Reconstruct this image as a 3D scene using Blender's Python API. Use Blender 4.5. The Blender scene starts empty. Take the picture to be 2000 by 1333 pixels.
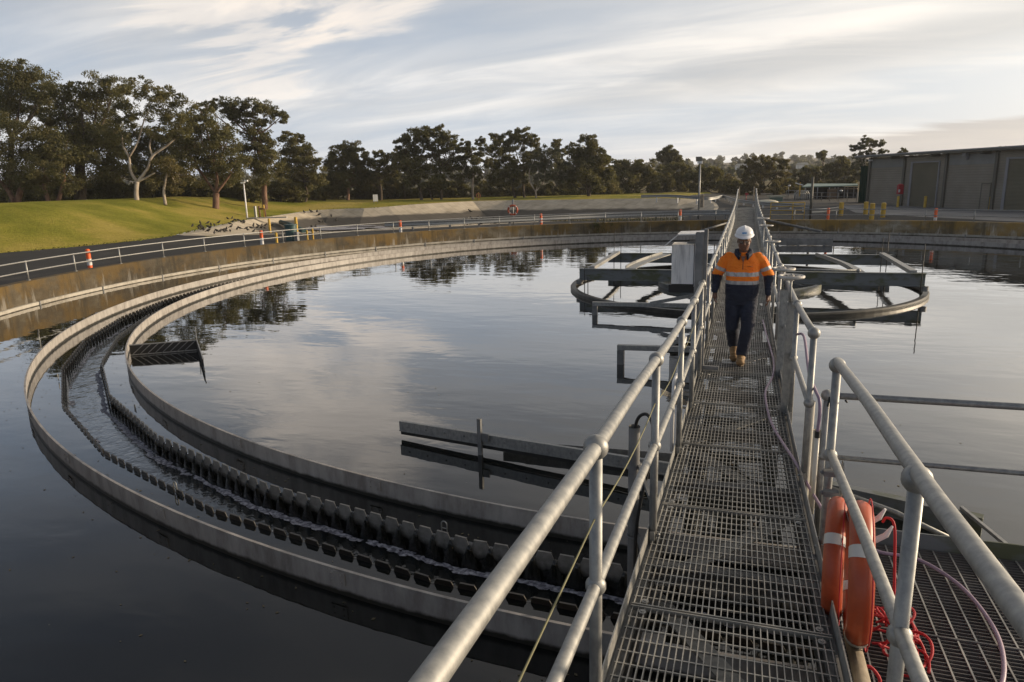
import bpy, bmesh, math, random
import numpy as np
from mathutils import Vector, Matrix, geometry
random.seed(7); np.random.seed(7)
PI=math.pi; R_=math.radians
S=bpy.context.scene
# ---------------------------------------------------------------- camera
CO=np.array([0.31729,-21.75634,3.36336]); FX=1356.744
CR=np.array([0.94835292,0.3161316,-0.0262212]); CU=np.array([-0.04639195,0.21999014,0.97439834]); CF=np.array([-0.31380651,0.92285706,-0.22329425])
cd=bpy.data.cameras.new('camera'); cam=bpy.data.objects.new('camera',cd); S.collection.objects.link(cam)
M=Matrix(((CR[0],CU[0],-CF[0],CO[0]),(CR[1],CU[1],-CF[1],CO[1]),(CR[2],CU[2],-CF[2],CO[2]),(0,0,0,1)))
cam.matrix_world=M; cd.sensor_width=36; cd.lens=36*FX/2000; cd.clip_start=.05; cd.clip_end=4000
S.camera=cam
S.render.resolution_x=1024; S.render.resolution_y=682
S.view_settings.view_transform='Standard'; S.view_settings.look='None'; S.view_settings.gamma=1
S.view_settings.exposure=0.0
# ---------------------------------------------------------------- light
def _ray(x,y):
    v=CF+((x-1000)/FX)*CR-((y-666.5)/FX)*CU; return v/np.linalg.norm(v)
def _band(a,b):
    n=np.cross(_ray(*b),_ray(*a)); n/=np.linalg.norm(n); n=n if n[2]>0 else -n; return tuple(float(q) for q in n)
UR=tuple(float(q) for q in _ray(2100,200))
B1=(_band((1500,282),(2000,222)),UR,(-.075,-.03),(-.004,.002),.930,.985,.70,(.40,.37,.35))
B2=(_band((1200,170),(2000,25)),UR,(-.045,-.015),(.0,.03),.80,.93,.50,(.40,.41,.42))
def _up(x,y):
    v=_ray(x,y); return (float(v[0]),float(v[1]),float(-v[2]))
CB=((_up(690,800),.990,.9995,.65),(_up(540,700),.994,.9995,.40))
SUN_AZ=R_(61); SUN_EL=R_(11)
w=bpy.data.worlds.new('World'); S.world=w; w.use_nodes=True
nt=w.node_tree; nt.nodes.clear()
def N(nt,t,**k):
    n=nt.nodes.new(t)
    for a,b in k.items():
        if a=='inp':
            for i,v in b.items(): n.inputs[i].default_value=v
        else: setattr(n,a,b)
    return n
def L(nt,a,b): nt.links.new(a,b)
def mth(nt,op,a,b=None,clamp=False):
    n=nt.nodes.new('ShaderNodeMath'); n.operation=op; n.use_clamp=clamp
    for i,v in ((0,a),(1,b)):
        if v is None: continue
        if isinstance(v,(int,float)): n.inputs[i].default_value=v
        else: nt.links.new(v,n.inputs[i])
    return n.outputs[0]
def ramp(nt,fac,stops):
    n=nt.nodes.new('ShaderNodeValToRGB'); e=n.color_ramp.elements
    while len(e)<len(stops): e.new(.5)
    for i,(p,c) in enumerate(stops):
        e[i].position=p; e[i].color=(c[0],c[1],c[2],1) if not isinstance(c,(int,float)) else (c,c,c,1)
    if fac is not None: nt.links.new(fac,n.inputs[0])
    return n.outputs[0]
def mixc(nt,fac,a,b,mode='MIX'):
    n=nt.nodes.new('ShaderNodeMix'); n.data_type='RGBA'; n.blend_type=mode
    for i,v in ((0,fac),(6,a),(7,b)):
        if isinstance(v,(int,float)): n.inputs[i].default_value=v
        elif isinstance(v,tuple): n.inputs[i].default_value=(v[0],v[1],v[2],1)
        else: nt.links.new(v,n.inputs[i])
    return n.outputs[2]
def noise(nt,vec,scale,detail=4,rough=.55,dist=0):
    n=nt.nodes.new('ShaderNodeTexNoise'); n.inputs['Scale'].default_value=scale; n.inputs['Detail'].default_value=detail
    n.inputs['Roughness'].default_value=rough; n.inputs['Distortion'].default_value=dist
    if vec is not None: nt.links.new(vec,n.inputs['Vector'])
    return n.outputs[0]
def mapping(nt,vec,loc=(0,0,0),rot=(0,0,0),sc=(1,1,1)):
    n=nt.nodes.new('ShaderNodeMapping'); n.inputs[1].default_value=loc; n.inputs[2].default_value=rot; n.inputs[3].default_value=sc
    nt.links.new(vec,n.inputs[0]); return n.outputs[0]
sky=N(nt,'ShaderNodeTexSky',sky_type='NISHITA',sun_disc=False,sun_elevation=SUN_EL,sun_rotation=SUN_AZ,air_density=1.0,dust_density=1.6,ozone_density=2.0)
tc=N(nt,'ShaderNodeTexCoord'); sep=N(nt,'ShaderNodeSeparateXYZ'); L(nt,tc.outputs['Generated'],sep.inputs[0])
zz=mth(nt,'ADD',mth(nt,'MAXIMUM',sep.outputs[2],0.0),.20)
cx=mth(nt,'DIVIDE',sep.outputs[0],zz); cy=mth(nt,'DIVIDE',sep.outputs[1],zz)
cmb=N(nt,'ShaderNodeCombineXYZ'); L(nt,cx,cmb.inputs[0]); L(nt,cy,cmb.inputs[1])
m1=mapping(nt,cmb.outputs[0],(3.1,1.7,0),(0,0,R_(-38)),(.42,.95,1))
n1=noise(nt,m1,1.0,8,.50,.35)
m2=mapping(nt,cmb.outputs[0],(7,2,3),(0,0,R_(-52)),(.7,2.4,1))
n2=noise(nt,m2,1.5,7,.56,.7)
m3=mapping(nt,cmb.outputs[0],(1,9,5),(0,0,R_(10)),(.3,.4,1))
n3=noise(nt,m3,.9,2,.5,.1)
cl=mth(nt,'ADD',mth(nt,'ADD',mth(nt,'MULTIPLY',n1,.50),mth(nt,'MULTIPLY',n2,.22)),mth(nt,'MULTIPLY',n3,.30))
mask=ramp(nt,cl,[(.45,.0),(.53,.42),(.61,.95)])
sd=(math.sin(SUN_AZ)*math.cos(SUN_EL),math.cos(SUN_AZ)*math.cos(SUN_EL),math.sin(SUN_EL))
dt=N(nt,'ShaderNodeVectorMath',operation='DOT_PRODUCT'); L(nt,tc.outputs['Generated'],dt.inputs[0]); dt.inputs[1].default_value=sd
sunf=mth(nt,'POWER',mth(nt,'MAXIMUM',mth(nt,'ADD',mth(nt,'MULTIPLY',dt.outputs['Value'],.5),.5),0.0),3.2)
hor=ramp(nt,sep.outputs[2],[(0.0,1.0),(.10,.84),(.22,.60),(.32,.36),(.40,.12),(.52,0.0)])
cbase=mixc(nt,hor,(.135,.14,.155),(.84,.835,.83))
csun=mixc(nt,mth(nt,'MULTIPLY',sunf,1.0,True),cbase,(1.10,1.00,.86))
thick=ramp(nt,n2,[(.36,.82),(.62,1.06)])
csun=mixc(nt,1.0,csun,thick,'MULTIPLY')
gap=mixc(nt,hor,(.045,.062,.10),(.52,.62,.77))
skyc=mixc(nt,1.0,sky.outputs[0],(.10,.10,.10),'MULTIPLY')
gap=mixc(nt,.18,gap,skyc)
gap=mixc(nt,mth(nt,'MULTIPLY',sunf,.6,True),gap,(.95,.88,.76))
col=mixc(nt,mask,gap,csun)
# two long slate-grey bands of cloud, low and higher up on the sun side
def sband(col,n_,u_,lo,hi,f0,f1,amt,c):
    d1=N(nt,'ShaderNodeVectorMath',operation='DOT_PRODUCT'); L(nt,tc.outputs['Generated'],d1.inputs[0]); d1.inputs[1].default_value=n_
    d2=N(nt,'ShaderNodeVectorMath',operation='DOT_PRODUCT'); L(nt,tc.outputs['Generated'],d2.inputs[0]); d2.inputs[1].default_value=u_
    wob=mth(nt,'ADD',d1.outputs['Value'],mth(nt,'MULTIPLY',mth(nt,'SUBTRACT',n2,.5),.035))
    x=mth(nt,'ADD',mth(nt,'MULTIPLY',wob,2.0),.5)
    g=ramp(nt,x,[(lo[0]*2+.5,0.0),(lo[1]*2+.5,1.0),(hi[0]*2+.5,1.0),(hi[1]*2+.5,0.0)])
    fd=ramp(nt,d2.outputs['Value'],[(f0,0.0),(f1,1.0)])
    return mixc(nt,mth(nt,'MULTIPLY',mth(nt,'MULTIPLY',g,fd),amt),col,c)
col=sband(col,*B1); col=sband(col,*B2)
def blob(col,v,r0,r1,amt,c):      # one bright cumulus patch higher in the sky, seen mirrored in the water
    d=N(nt,'ShaderNodeVectorMath',operation='DOT_PRODUCT'); L(nt,tc.outputs['Generated'],d.inputs[0]); d.inputs[1].default_value=v
    x=mth(nt,'ADD',d.outputs['Value'],mth(nt,'MULTIPLY',mth(nt,'SUBTRACT',n2,.5),.05))
    m=N(nt,'ShaderNodeMapRange',interpolation_type='SMOOTHSTEP'); L(nt,x,m.inputs[0]); m.inputs[1].default_value=r0; m.inputs[2].default_value=r1
    return mixc(nt,mth(nt,'MULTIPLY',m.outputs[0],amt),col,c)
for v,r0,r1,a_ in CB: col=blob(col,v,r0,r1,a_,(.92,.82,.72))
glow=mth(nt,'POWER',mth(nt,'MAXIMUM',dt.outputs['Value'],0.0),7.0)
col=mixc(nt,mth(nt,'MULTIPLY',glow,.95),col,(1.25,1.08,.82),'ADD')
bg=N(nt,'ShaderNodeBackground'); L(nt,col,bg.inputs[0]); bg.inputs[1].default_value=1.22
wo=N(nt,'ShaderNodeOutputWorld'); L(nt,bg.outputs[0],wo.inputs[0])
sl=bpy.data.lights.new('sun','SUN'); so=bpy.data.objects.new('sun',sl); S.collection.objects.link(so)
sl.energy=4.8; sl.angle=R_(2.0); sl.color=(1.0,.80,.56)
so.rotation_euler=Vector((-sd[0],-sd[1],-sd[2])).to_track_quat('-Z','Y').to_euler()
# ---------------------------------------------------------------- helpers
def ray(x,y): return CF+((x-1000)/FX)*CR-((y-666.5)/FX)*CU
def at_z(x,y,z): d=ray(x,y); return CO+d*((z-CO[2])/d[2])
def at_d(x,y,D): return CO+ray(x,y)*D          # D = depth along the view axis
def at_y(x,y,Y): d=ray(x,y); return CO+d*((Y-CO[1])/d[1])
COL=S.collection
def tag(o,label=None,cat=None,group=None,kind=None):
    if label: o['label']=label
    if cat: o['category']=cat
    if group: o['group']=group
    if kind: o['kind']=kind
    return o
def empty(name,loc,label,cat,group=None,rz=0):
    o=bpy.data.objects.new(name,None); COL.objects.link(o); o.location=loc; o.rotation_euler=(0,0,rz); o.empty_display_size=.2
    return tag(o,label,cat,group)
def link(name,me,mat,parent=None,world=True,smooth=None):
    o=bpy.data.objects.new(name,me); COL.objects.link(o)
    if mat is not None:
        for m in (mat if isinstance(mat,list) else [mat]): me.materials.append(m)
    if parent is not None:
        o.parent=parent
        if world: o.matrix_parent_inverse=(Matrix.Translation(parent.location)@parent.rotation_euler.to_matrix().to_4x4()).inverted()
    if smooth: me.shade_smooth()
    return o
class MB:
    def __init__(s): s.v=[]; s.f=[]; s.sm=[]; s.mi=[]
    def add(s,vs,fs,sm=False,mi=0):
        b=len(s.v); s.v+= [tuple(map(float,p)) for p in vs]
        for q in fs: s.f.append(tuple(b+i for i in q)); s.sm.append(sm); s.mi.append(mi)
        return s
    def box(s,c,d,rz=0,mi=0,mat=None):
        x,y,z=[q/2 for q in d]; P=[Vector((a*x,b*y,e*z)) for a in(-1,1) for b in(-1,1) for e in(-1,1)]
        Rm=mat if mat is not None else Matrix.Rotation(rz,3,'Z')
        P=[Rm@p+Vector(c) for p in P]
        return s.add(P,[(0,1,3,2),(4,6,7,5),(0,4,5,1),(2,3,7,6),(0,2,6,4),(1,5,7,3)],mi=mi)
    def bar(s,a,b,wd,ht,up=(0,0,1),mi=0):   # box section from a to b
        a=Vector(a);b=Vector(b);d=(b-a);l=d.length;d.normalize();up=Vector(up)
        if abs(d.dot(up))>.99: up=Vector((0,1,0))
        x=d.cross(up).normalized(); z=x.cross(d)
        Rm=Matrix((x,d,z)).transposed()
        return s.box((a+b)/2,(wd,l,ht),mat=Rm,mi=mi)
    def tube(s,pts,r,n=10,cap=True,mi=0,closed=False,sx=1):
        pts=[Vector(p) for p in pts]; m=len(pts); rs=r if isinstance(r,(list,tuple)) else [r]*m
        vs=[];prev=None
        for i,p in enumerate(pts):
            if closed: t=(pts[(i+1)%m]-pts[i-1])
            else: t=(pts[min(i+1,m-1)]-pts[max(i-1,0)])
            t.normalize()
            if prev is None:
                a=Vector((0,0,1)) if abs(t.z)<.9 else Vector((1,0,0)); u=t.cross(a).normalized()
            else:
                u=(prev-t*prev.dot(t)).normalized()
            prev=u; v=t.cross(u)
            for k in range(n):
                an=2*PI*k/n; vs.append(p+(u*math.cos(an)*sx+v*math.sin(an))*rs[i])
        fs=[]
        rng=range(m) if closed else range(m-1)
        for i in rng:
            j=(i+1)%m
            for k in range(n): fs.append((i*n+k,i*n+(k+1)%n,j*n+(k+1)%n,j*n+k))
        s.add(vs,fs,True,mi)
        if cap and not closed:
            b=len(s.v)-m*n
            s.f.append(tuple(b+k for k in range(n))[::-1]); s.sm.append(False); s.mi.append(mi)
            s.f.append(tuple(b+(m-1)*n+k for k in range(n))); s.sm.append(False); s.mi.append(mi)
        return s
    def ball(s,c,r,n=10,m=7,mi=0,rot=None):
        rx,ry,rz=r if isinstance(r,(tuple,list)) else (r,r,r); c=Vector(c); vs=[];fs=[]
        for i in range(m+1):
            th=PI*i/m
            for k in range(n):
                p=Vector((rx*math.sin(th)*math.cos(2*PI*k/n),ry*math.sin(th)*math.sin(2*PI*k/n),rz*math.cos(th)))
                if rot is not None: p=rot@p
                vs.append(c+p)
        for i in range(m):
            for k in range(n):
                if i==0: fs.append((k,(i+1)*n+k,(i+1)*n+(k+1)%n))
                elif i==m-1: fs.append((i*n+k,(i+1)*n+k,i*n+(k+1)%n))
                else: fs.append((i*n+k,(i+1)*n+k,(i+1)*n+(k+1)%n,i*n+(k+1)%n))
        return s.add(vs,fs,True,mi)
    def cyl(s,c,r,h,n=20,r2=None,mi=0,sm=True):  # vertical cylinder, base centre c
        r2=r if r2 is None else r2; c=Vector(c)
        vs=[c+Vector((r*math.cos(2*PI*k/n),r*math.sin(2*PI*k/n),0)) for k in range(n)]+[c+Vector((r2*math.cos(2*PI*k/n),r2*math.sin(2*PI*k/n),h)) for k in range(n)]
        s.add(vs,[(k,(k+1)%n,n+(k+1)%n,n+k) for k in range(n)],sm,mi)
        s.add(vs[n:],[tuple(range(n))],False,mi); s.add(vs[:n],[tuple(range(n))[::-1]],False,mi); return s
    def ring(s,prof,n=180,a0=0,a1=2*PI,c=(0,0),mi=0,sm=True):   # revolve (r,z) profile
        full=abs(a1-a0-2*PI)<1e-6; m=len(prof); cnt=n if full else n+1; vs=[]
        for i in range(cnt):
            a=a0+(a1-a0)*i/n
            for r,z in prof: vs.append((c[0]+r*math.cos(a),c[1]+r*math.sin(a),z))
        fs=[]
        for i in range(n):
            j=(i+1)%cnt
            for k in range(m):
                k2=(k+1)%m
                fs.append((i*m+k,j*m+k,j*m+k2,i*m+k2))
        return s.add(vs,fs,False,mi)
    def mesh(s,name):
        me=bpy.data.meshes.new(name); me.from_pydata(s.v,[],s.f); me.polygons.foreach_set('use_smooth',s.sm); me.polygons.foreach_set('material_index',s.mi); me.update(); return me
    def build(s,name,mat,parent=None,**k):
        return link(name,s.mesh(name),mat,parent,**k)
def spline(pts,k=6):
    P=[Vector(p) for p in pts]; out=[]
    for i in range(len(P)-1):
        a=P[max(i-1,0)];b=P[i];c=P[i+1];d=P[min(i+2,len(P)-1)]
        for j in range(k):
            t=j/k; out.append(.5*((2*b)+(-a+c)*t+(2*a-5*b+4*c-d)*t*t+(-a+3*b-3*c+d)*t**3))
    out.append(P[-1]); return out
spl=spline
def copy_tree(o,parent=None):
    c=o.copy(); COL.objects.link(c)
    if parent is not None: c.parent=parent
    for ch in list(o.children): copy_tree(ch,c)
    return c
# ---------------------------------------------------------------- materials
def mat(name,base=(.5,.5,.5),rough=.6,metal=0.0,spec=.5,build=None,**k):
    m=bpy.data.materials.new(name); m.use_nodes=True; nt=m.node_tree; b=nt.nodes['Principled BSDF']
    b.inputs['Base Color'].default_value=(*base,1); b.inputs['Roughness'].default_value=rough; b.inputs['Metallic'].default_value=metal
    b.inputs['Specular IOR Level'].default_value=spec
    for a,v in k.items(): b.inputs[a.replace('_',' ')].default_value=v
    if build: build(nt,b)
    return m
def objc(nt): return N(nt,'ShaderNodeTexCoord').outputs['Object']
def bump(nt,b,h,st=.3,dist=.01):
    n=N(nt,'ShaderNodeBump'); n.inputs['Strength'].default_value=st; n.inputs['Distance'].default_value=dist; L(nt,h,n.inputs['Height']); L(nt,n.outputs[0],b.inputs['Normal'])
def two(c1,c2,scale,sc=(1,1,1),lo=.4,hi=.6,bst=.15,bd=.004,bs=None,detail=5,rlo=None,rhi=None):
    def f(nt,b):
        v=mapping(nt,objc(nt),sc=sc); n=noise(nt,v,scale,detail,.6)
        L(nt,ramp(nt,n,[(lo,c1),(hi,c2)]),b.inputs['Base Color'])
        if rlo is not None: L(nt,ramp(nt,n,[(lo,rlo),(hi,rhi)]),b.inputs['Roughness'])
        if bst: bump(nt,b,noise(nt,objc(nt),bs or scale*3,4,.6),bst,bd)
    return f
GALV=mat('galvanised_steel',rough=.5,metal=.55,build=two((.24,.245,.245),(.40,.40,.385),26,(1,1,.7),.34,.68,.03,.0008,120,rlo=.48,rhi=.58,detail=10))
GALVD=mat('weathered_steel',rough=.6,metal=.3,build=two((.14,.145,.15),(.27,.27,.27),4,(1,1,1),.35,.7,.15,.002,40))
PGRATE=mat('platform_steel',rough=.6,metal=.3,build=two((.10,.098,.10),(.17,.165,.165),3,(1,1,1),.35,.65,0))
GRATE=mat('grating_steel',rough=.5,metal=.5,build=two((.26,.255,.24),(.46,.45,.42),3,(1,1,1),.35,.65,0))
BEAM=mat('beam_paint',rough=.55,build=two((.09,.10,.055),(.15,.165,.175),2.2,(1,1,2),.38,.52,.2,.004,30))
def fbaf(nt,b):
    oc=objc(nt); n=noise(nt,mapping(nt,oc,sc=(1,1,.35)),6,6,.65); base=ramp(nt,n,[(.33,(.22,.20,.185)),(.5,(.34,.32,.30)),(.7,(.45,.425,.40))])
    st=noise(nt,mapping(nt,oc,sc=(1,1,.06)),26,3,.5); base=mixc(nt,ramp(nt,st,[(.60,0.0),(.72,.45)]),base,(.40,.385,.36))
    se=N(nt,'ShaderNodeSeparateXYZ'); L(nt,oc,se.inputs[0])
    low=mth(nt,'ADD',se.outputs[2],mth(nt,'MULTIPLY',noise(nt,oc,9,4),.05))
    base=mixc(nt,ramp(nt,low,[(.175,1.0),(.205,0.0)]),base,(.022,.020,.014))
    L(nt,base,b.inputs['Base Color']); b.inputs['Roughness'].default_value=.55; bump(nt,b,n,.15,.003)
BAFF=mat('baffle_fibreglass',build=fbaf)
def fweir(nt,b):
    oc=objc(nt); se=N(nt,'ShaderNodeSeparateXYZ'); L(nt,oc,se.inputs[0]); n=noise(nt,oc,14,4)
    low=mth(nt,'ADD',se.outputs[2],mth(nt,'MULTIPLY',n,.05))
    base=mixc(nt,ramp(nt,low,[(.03,1.0),(.09,0.0)]),ramp(nt,n,[(.3,(.17,.16,.145)),(.7,(.30,.285,.26))]),(.016,.016,.013))
    L(nt,base,b.inputs['Base Color']); L(nt,ramp(nt,low,[(.085,.15),(.13,.6)]),b.inputs['Roughness'])
WEIR=mat('weir_plate',build=fweir)
WEIRW=mat('weir_plate_wet',(.030,.026,.021),.35)
def fwall(nt,b):
    oc=objc(nt); se=N(nt,'ShaderNodeSeparateXYZ'); L(nt,oc,se.inputs[0])
    n=noise(nt,mapping(nt,oc,sc=(1,1,1.6)),.8,9,.68); base=ramp(nt,n,[(.34,(.055,.042,.024)),(.47,(.105,.080,.045)),(.58,(.155,.130,.088)),(.7,(.23,.205,.16))])
    och=noise(nt,mapping(nt,oc,loc=(3,1,0),sc=(1,1,1.1)),1.1,7,.62)
    zt=mth(nt,'MULTIPLY',mth(nt,'SUBTRACT',se.outputs[2],.3),.22)
    base=mixc(nt,ramp(nt,mth(nt,'ADD',och,zt),[(.50,0.0),(.66,.72)]),base,(.19,.112,.018))
    st=noise(nt,mapping(nt,oc,sc=(1,1,.10)),3.4,7,.72)
    z2=mth(nt,'MULTIPLY',mth(nt,'SUBTRACT',.55,se.outputs[2]),.22)
    base=mixc(nt,ramp(nt,mth(nt,'ADD',st,z2),[(.58,0.0),(.68,.75)]),base,(.34,.315,.27))
    s2=noise(nt,mapping(nt,oc,loc=(9,9,0),sc=(1,1,.07)),2.2,6,.7)
    base=mixc(nt,ramp(nt,s2,[(.52,0.0),(.66,.7)]),base,(.032,.028,.016))
    side=ramp(nt,mth(nt,'ADD',mth(nt,'MULTIPLY',se.outputs[0],.02),.5),[(.08,.50),(.17,.95),(.38,1.05),(.60,1.75)]); base=mixc(nt,1.0,base,side,'MULTIPLY')   # evens out the light in the colour: sunlit side darkened, shaded side lightened
    L(nt,base,b.inputs['Base Color']); b.inputs['Roughness'].default_value=.85; bump(nt,b,noise(nt,oc,12,6),.5,.02)
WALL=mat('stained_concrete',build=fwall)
CONC=mat('pale_concrete',rough=.85,build=two((.30,.285,.25),(.42,.40,.36),1.3,bst=.2,bd=.01,bs=20))
def fledge(nt,b):
    oc=objc(nt); se=N(nt,'ShaderNodeSeparateXYZ'); L(nt,oc,se.inputs[0]); n=noise(nt,oc,2.6,7,.7); c=ramp(nt,n,[(.34,(.22,.20,.165)),(.5,(.37,.345,.30)),(.7,(.46,.43,.375))])
    low=mth(nt,'ADD',se.outputs[2],mth(nt,'MULTIPLY',noise(nt,oc,6,4),.03)); c=mixc(nt,ramp(nt,low,[(.148,1.0),(.162,0.0)]),c,(.03,.025,.016))
    L(nt,c,b.inputs['Base Color']); b.inputs['Roughness'].default_value=.8
LEDGE=mat('ledge_concrete',build=fledge)
def fbank(nt,b):
    oc=objc(nt); se=N(nt,'ShaderNodeSeparateXYZ'); L(nt,oc,se.inputs[0])
    n=noise(nt,mapping(nt,oc,sc=(.25,.25,1)),1.2,6,.6)
    lev=mth(nt,'ADD',se.outputs[2],mth(nt,'MULTIPLY',mth(nt,'SUBTRACT',n,.5),.7))
    base=ramp(nt,noise(nt,oc,.9,5),[(.35,(.42,.36,.27)),(.65,(.56,.49,.38))])
    base=mixc(nt,ramp(nt,lev,[(-.0,1.0),(.5,0.0)]) if False else ramp(nt,mth(nt,'ADD',mth(nt,'MULTIPLY',lev,.5),.5),[(.40,1.0),(.50,0.0)]),base,(.085,.075,.062))
    br=N(nt,'ShaderNodeTexBrick'); L(nt,mapping(nt,oc,rot=(0,0,.5)),br.inputs['Vector']); br.inputs['Scale'].default_value=.22; br.inputs['Mortar Size'].default_value=.006
    br.inputs['Color1'].default_value=(1,1,1,1);br.inputs['Color2'].default_value=(.93,.93,.93,1);br.inputs['Mortar'].default_value=(.55,.55,.55,1)
    base=mixc(nt,.8,base,br.outputs[0],'MULTIPLY')
    L(nt,base,b.inputs['Base Color']); b.inputs['Roughness'].default_value=.85
BANK=mat('bank_concrete',build=fbank)
def fgrass(nt,b):
    oc=objc(nt); n=noise(nt,oc,.13,6,.6); n2=noise(nt,mapping(nt,oc,sc=(1,1,1)),5,6,.75)
    base=ramp(nt,n,[(.34,(.16,.17,.020)),(.46,(.26,.245,.038)),(.56,(.37,.30,.07)),(.70,(.42,.33,.10))])
    base=mixc(nt,.65,base,ramp(nt,n2,[(.25,.45),(.75,1.5)]),'MULTIPLY')
    L(nt,base,b.inputs['Base Color']); b.inputs['Roughness'].default_value=.9; b.inputs['Specular IOR Level'].default_value=.1
    bump(nt,b,noise(nt,oc,7,6,.8),1.0,.12)
GRASS=mat('grass',build=fgrass)
DRY=mat('dry_grass',rough=.95,spec=.1,build=two((.09,.075,.035),(.20,.165,.09),.06,bst=.6,bd=.1,bs=3))
def fasph(nt,b):
    oc=objc(nt); n=noise(nt,oc,.35,6,.6); n2=noise(nt,oc,40,3,.7)
    base=ramp(nt,n,[(.35,(.010,.010,.0105)),(.55,(.016,.0155,.015)),(.7,(.034,.031,.028))])
    base=mixc(nt,.6,base,ramp(nt,n2,[(.3,.6),(.7,1.4)]),'MULTIPLY')
    L(nt,base,b.inputs['Base Color']); b.inputs['Roughness'].default_value=.9; bump(nt,b,n2,.5,.01)
ASPH=mat('asphalt',build=fasph)
FORE=mat('forecourt_concrete',rough=.85,build=two((.19,.185,.18),(.29,.28,.27),.4,bst=.1,bd=.01,bs=10))
HILL=mat('hill_scrub',rough=.95,spec=.1,build=two((.035,.042,.025),(.075,.075,.045),.03,bst=0))
def water(name,sc,st,dist,col=(.006,.007,.006),rough=.015,an=(1,1,1),foam=False):
    def f(nt,b):
        oc=objc(nt)
        a=noise(nt,mapping(nt,oc,rot=(0,0,.35),sc=an),sc,3,.5,.3); c=noise(nt,mapping(nt,oc,loc=(4,4,0),rot=(0,0,-.3),sc=an),sc*.35,3,.5,.2)
        h=mth(nt,'ADD',mth(nt,'MULTIPLY',a,.35),c)
        bump(nt,b,h,st,dist)
        b.inputs['IOR'].default_value=1.33; b.inputs['Coat Weight'].default_value=1.0; b.inputs['Coat IOR'].default_value=1.48; b.inputs['Coat Roughness'].default_value=.015
        for l_ in list(b.inputs['Normal'].links): nt.links.new(l_.from_socket,b.inputs['Coat Normal'])
        if foam:
            pass
    return mat(name,col,rough,build=f)
WATER=water('tank_water',1.5,.42,.020,an=(.7,1.5,1))
LWAT=water('launder_water',14,.8,.012,rough=.03)
PWAT=water('pond_water_surface',1.2,.8,.03,col=(.02,.02,.016),rough=.03)
FOAM=mat('foam',(.42,.42,.47),.9,build=two((.13,.13,.16),(.55,.55,.60),22,lo=.42,hi=.62,bst=.8,bd=.01,bs=60))
NAPPE=mat('falling_water',(.012,.012,.010),.06,build=two((.010,.010,.008),(.05,.05,.045),18,(1,1,.12),.45,.75,.6,.006,30))
YEL=mat('yellow_paint',rough=.5,build=two((.50,.31,.035),(.60,.38,.05),3,bst=0))
ORG=mat('orange_plastic',(.78,.13,.03),.45); WHT=mat('white_reflective',(.62,.62,.62),.4)
RED=mat('red_paint',(.35,.02,.03),.45); BLK=mat('black_rubber',(.02,.02,.02),.6)
PIPEG=mat('green_pipe',(.03,.075,.075),.5); PVC=mat('pvc_pipe',(.62,.58,.50),.4)
WOOD=mat('timber',rough=.85,build=two((.20,.165,.12),(.34,.29,.22),4,(1,1,8),bst=.2,bd=.004,bs=30))
WPAINT=mat('white_paint',rough=.5,build=two((.36,.36,.37),(.80,.79,.78),7,(1,1,.12),.30,.50,.05,.002,20))
HOSE=mat('purple_hose',(.30,.22,.30),.45); ROPE=mat('red_rope',(.45,.02,.03),.7); CORD=mat('yellow_cord',(.20,.19,.10),.7)
RING=mat('lifebuoy_orange',rough=.42,build=two((.34,.055,.018),(.46,.085,.025),5,bst=.06,bd=.003,bs=40))
BAND=mat('reflective_band',(.60,.585,.55),.45)
WHEEL=mat('handwheel_paint',rough=.5,build=two((.42,.40,.37),(.60,.57,.52),14,bst=.1,bd=.002,bs=60))
# ---------------------------------------------------------------- terrain
Z0=.42; WZ=.12; LZ=-.09; RW=20.95; RO=21.30
def _az(x,y,z): p=at_z(x,y,z); return (float(p[0]),float(p[1]))
TL=[(-36.5,16.0),(-37.8,18.3),(-40,22.3),(-42.7,28),(-45.5,33),(-47.5,39),(-49.5,45)]
TF=[_az(600,411,.70),_az(660,406,.88),_az(730,403,.98),_az(830,398,1.0),_az(950,392,1.0),_az(1125,390,1.0),_az(1212,388.5,1.0),_az(1290,387.5,1.0),_az(1345,389,.9)]
TR=[(-4.2,66),(-2.4,52),(-2.3,40),(-3.2,34),(-8,31.6),(-13,29.4),(-17,26),(-20.5,22.3),(-23.5,19.8),(-26.2,18.4),(-29.1,16.7),(-32.5,15.4)]
T=TL+TF+TR
def Zbank(x,y):
    t=(y-44)/16; t=max(0,min(1,t)); u=max(0,min(1,(-x+1)/10)); return Z0+.58*t*t*(3-2*t)*u*u*(3-2*u)
def inside(p,poly):
    x,y=p;c=False;n=len(poly);j=n-1
    for i in range(n):
        xi,yi=poly[i];xj,yj=poly[j]
        if (yi>y)!=(yj>y) and x<(xj-xi)*(y-yi)/(yj-yi)+xi: c=not c
        j=i
    return c
def densify(poly,step,closed=True):
    out=[];n=len(poly)
    for i in range(n if closed else n-1):
        a=Vector(poly[i]);b=Vector(poly[(i+1)%n]);k=max(1,int((b-a).length/step))
        for q in range(k): out.append(tuple(a.lerp(b,q/k)))
    if not closed: out.append(poly[-1])
    return out
def smoothloop(poly,it=2):
    for _ in range(it):
        n=len(poly);o=[]
        for i in range(n):
            a=poly[i];b=poly[(i+1)%n]; o+= [(a[0]*.75+b[0]*.25,a[1]*.75+b[1]*.25),(a[0]*.25+b[0]*.75,a[1]*.25+b[1]*.75)]
        poly=o
    return poly
Tp=smoothloop(T,1)
rim=[(-37.5,-80),(-37.2,-30),(-37.0,-8),(-36.8,0),(-36.7,4.4),(-35.8,8),(-35.4,12),(-36.0,15.2)]
rim_all=rim+TL+TF+TR+TL[:1]
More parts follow.
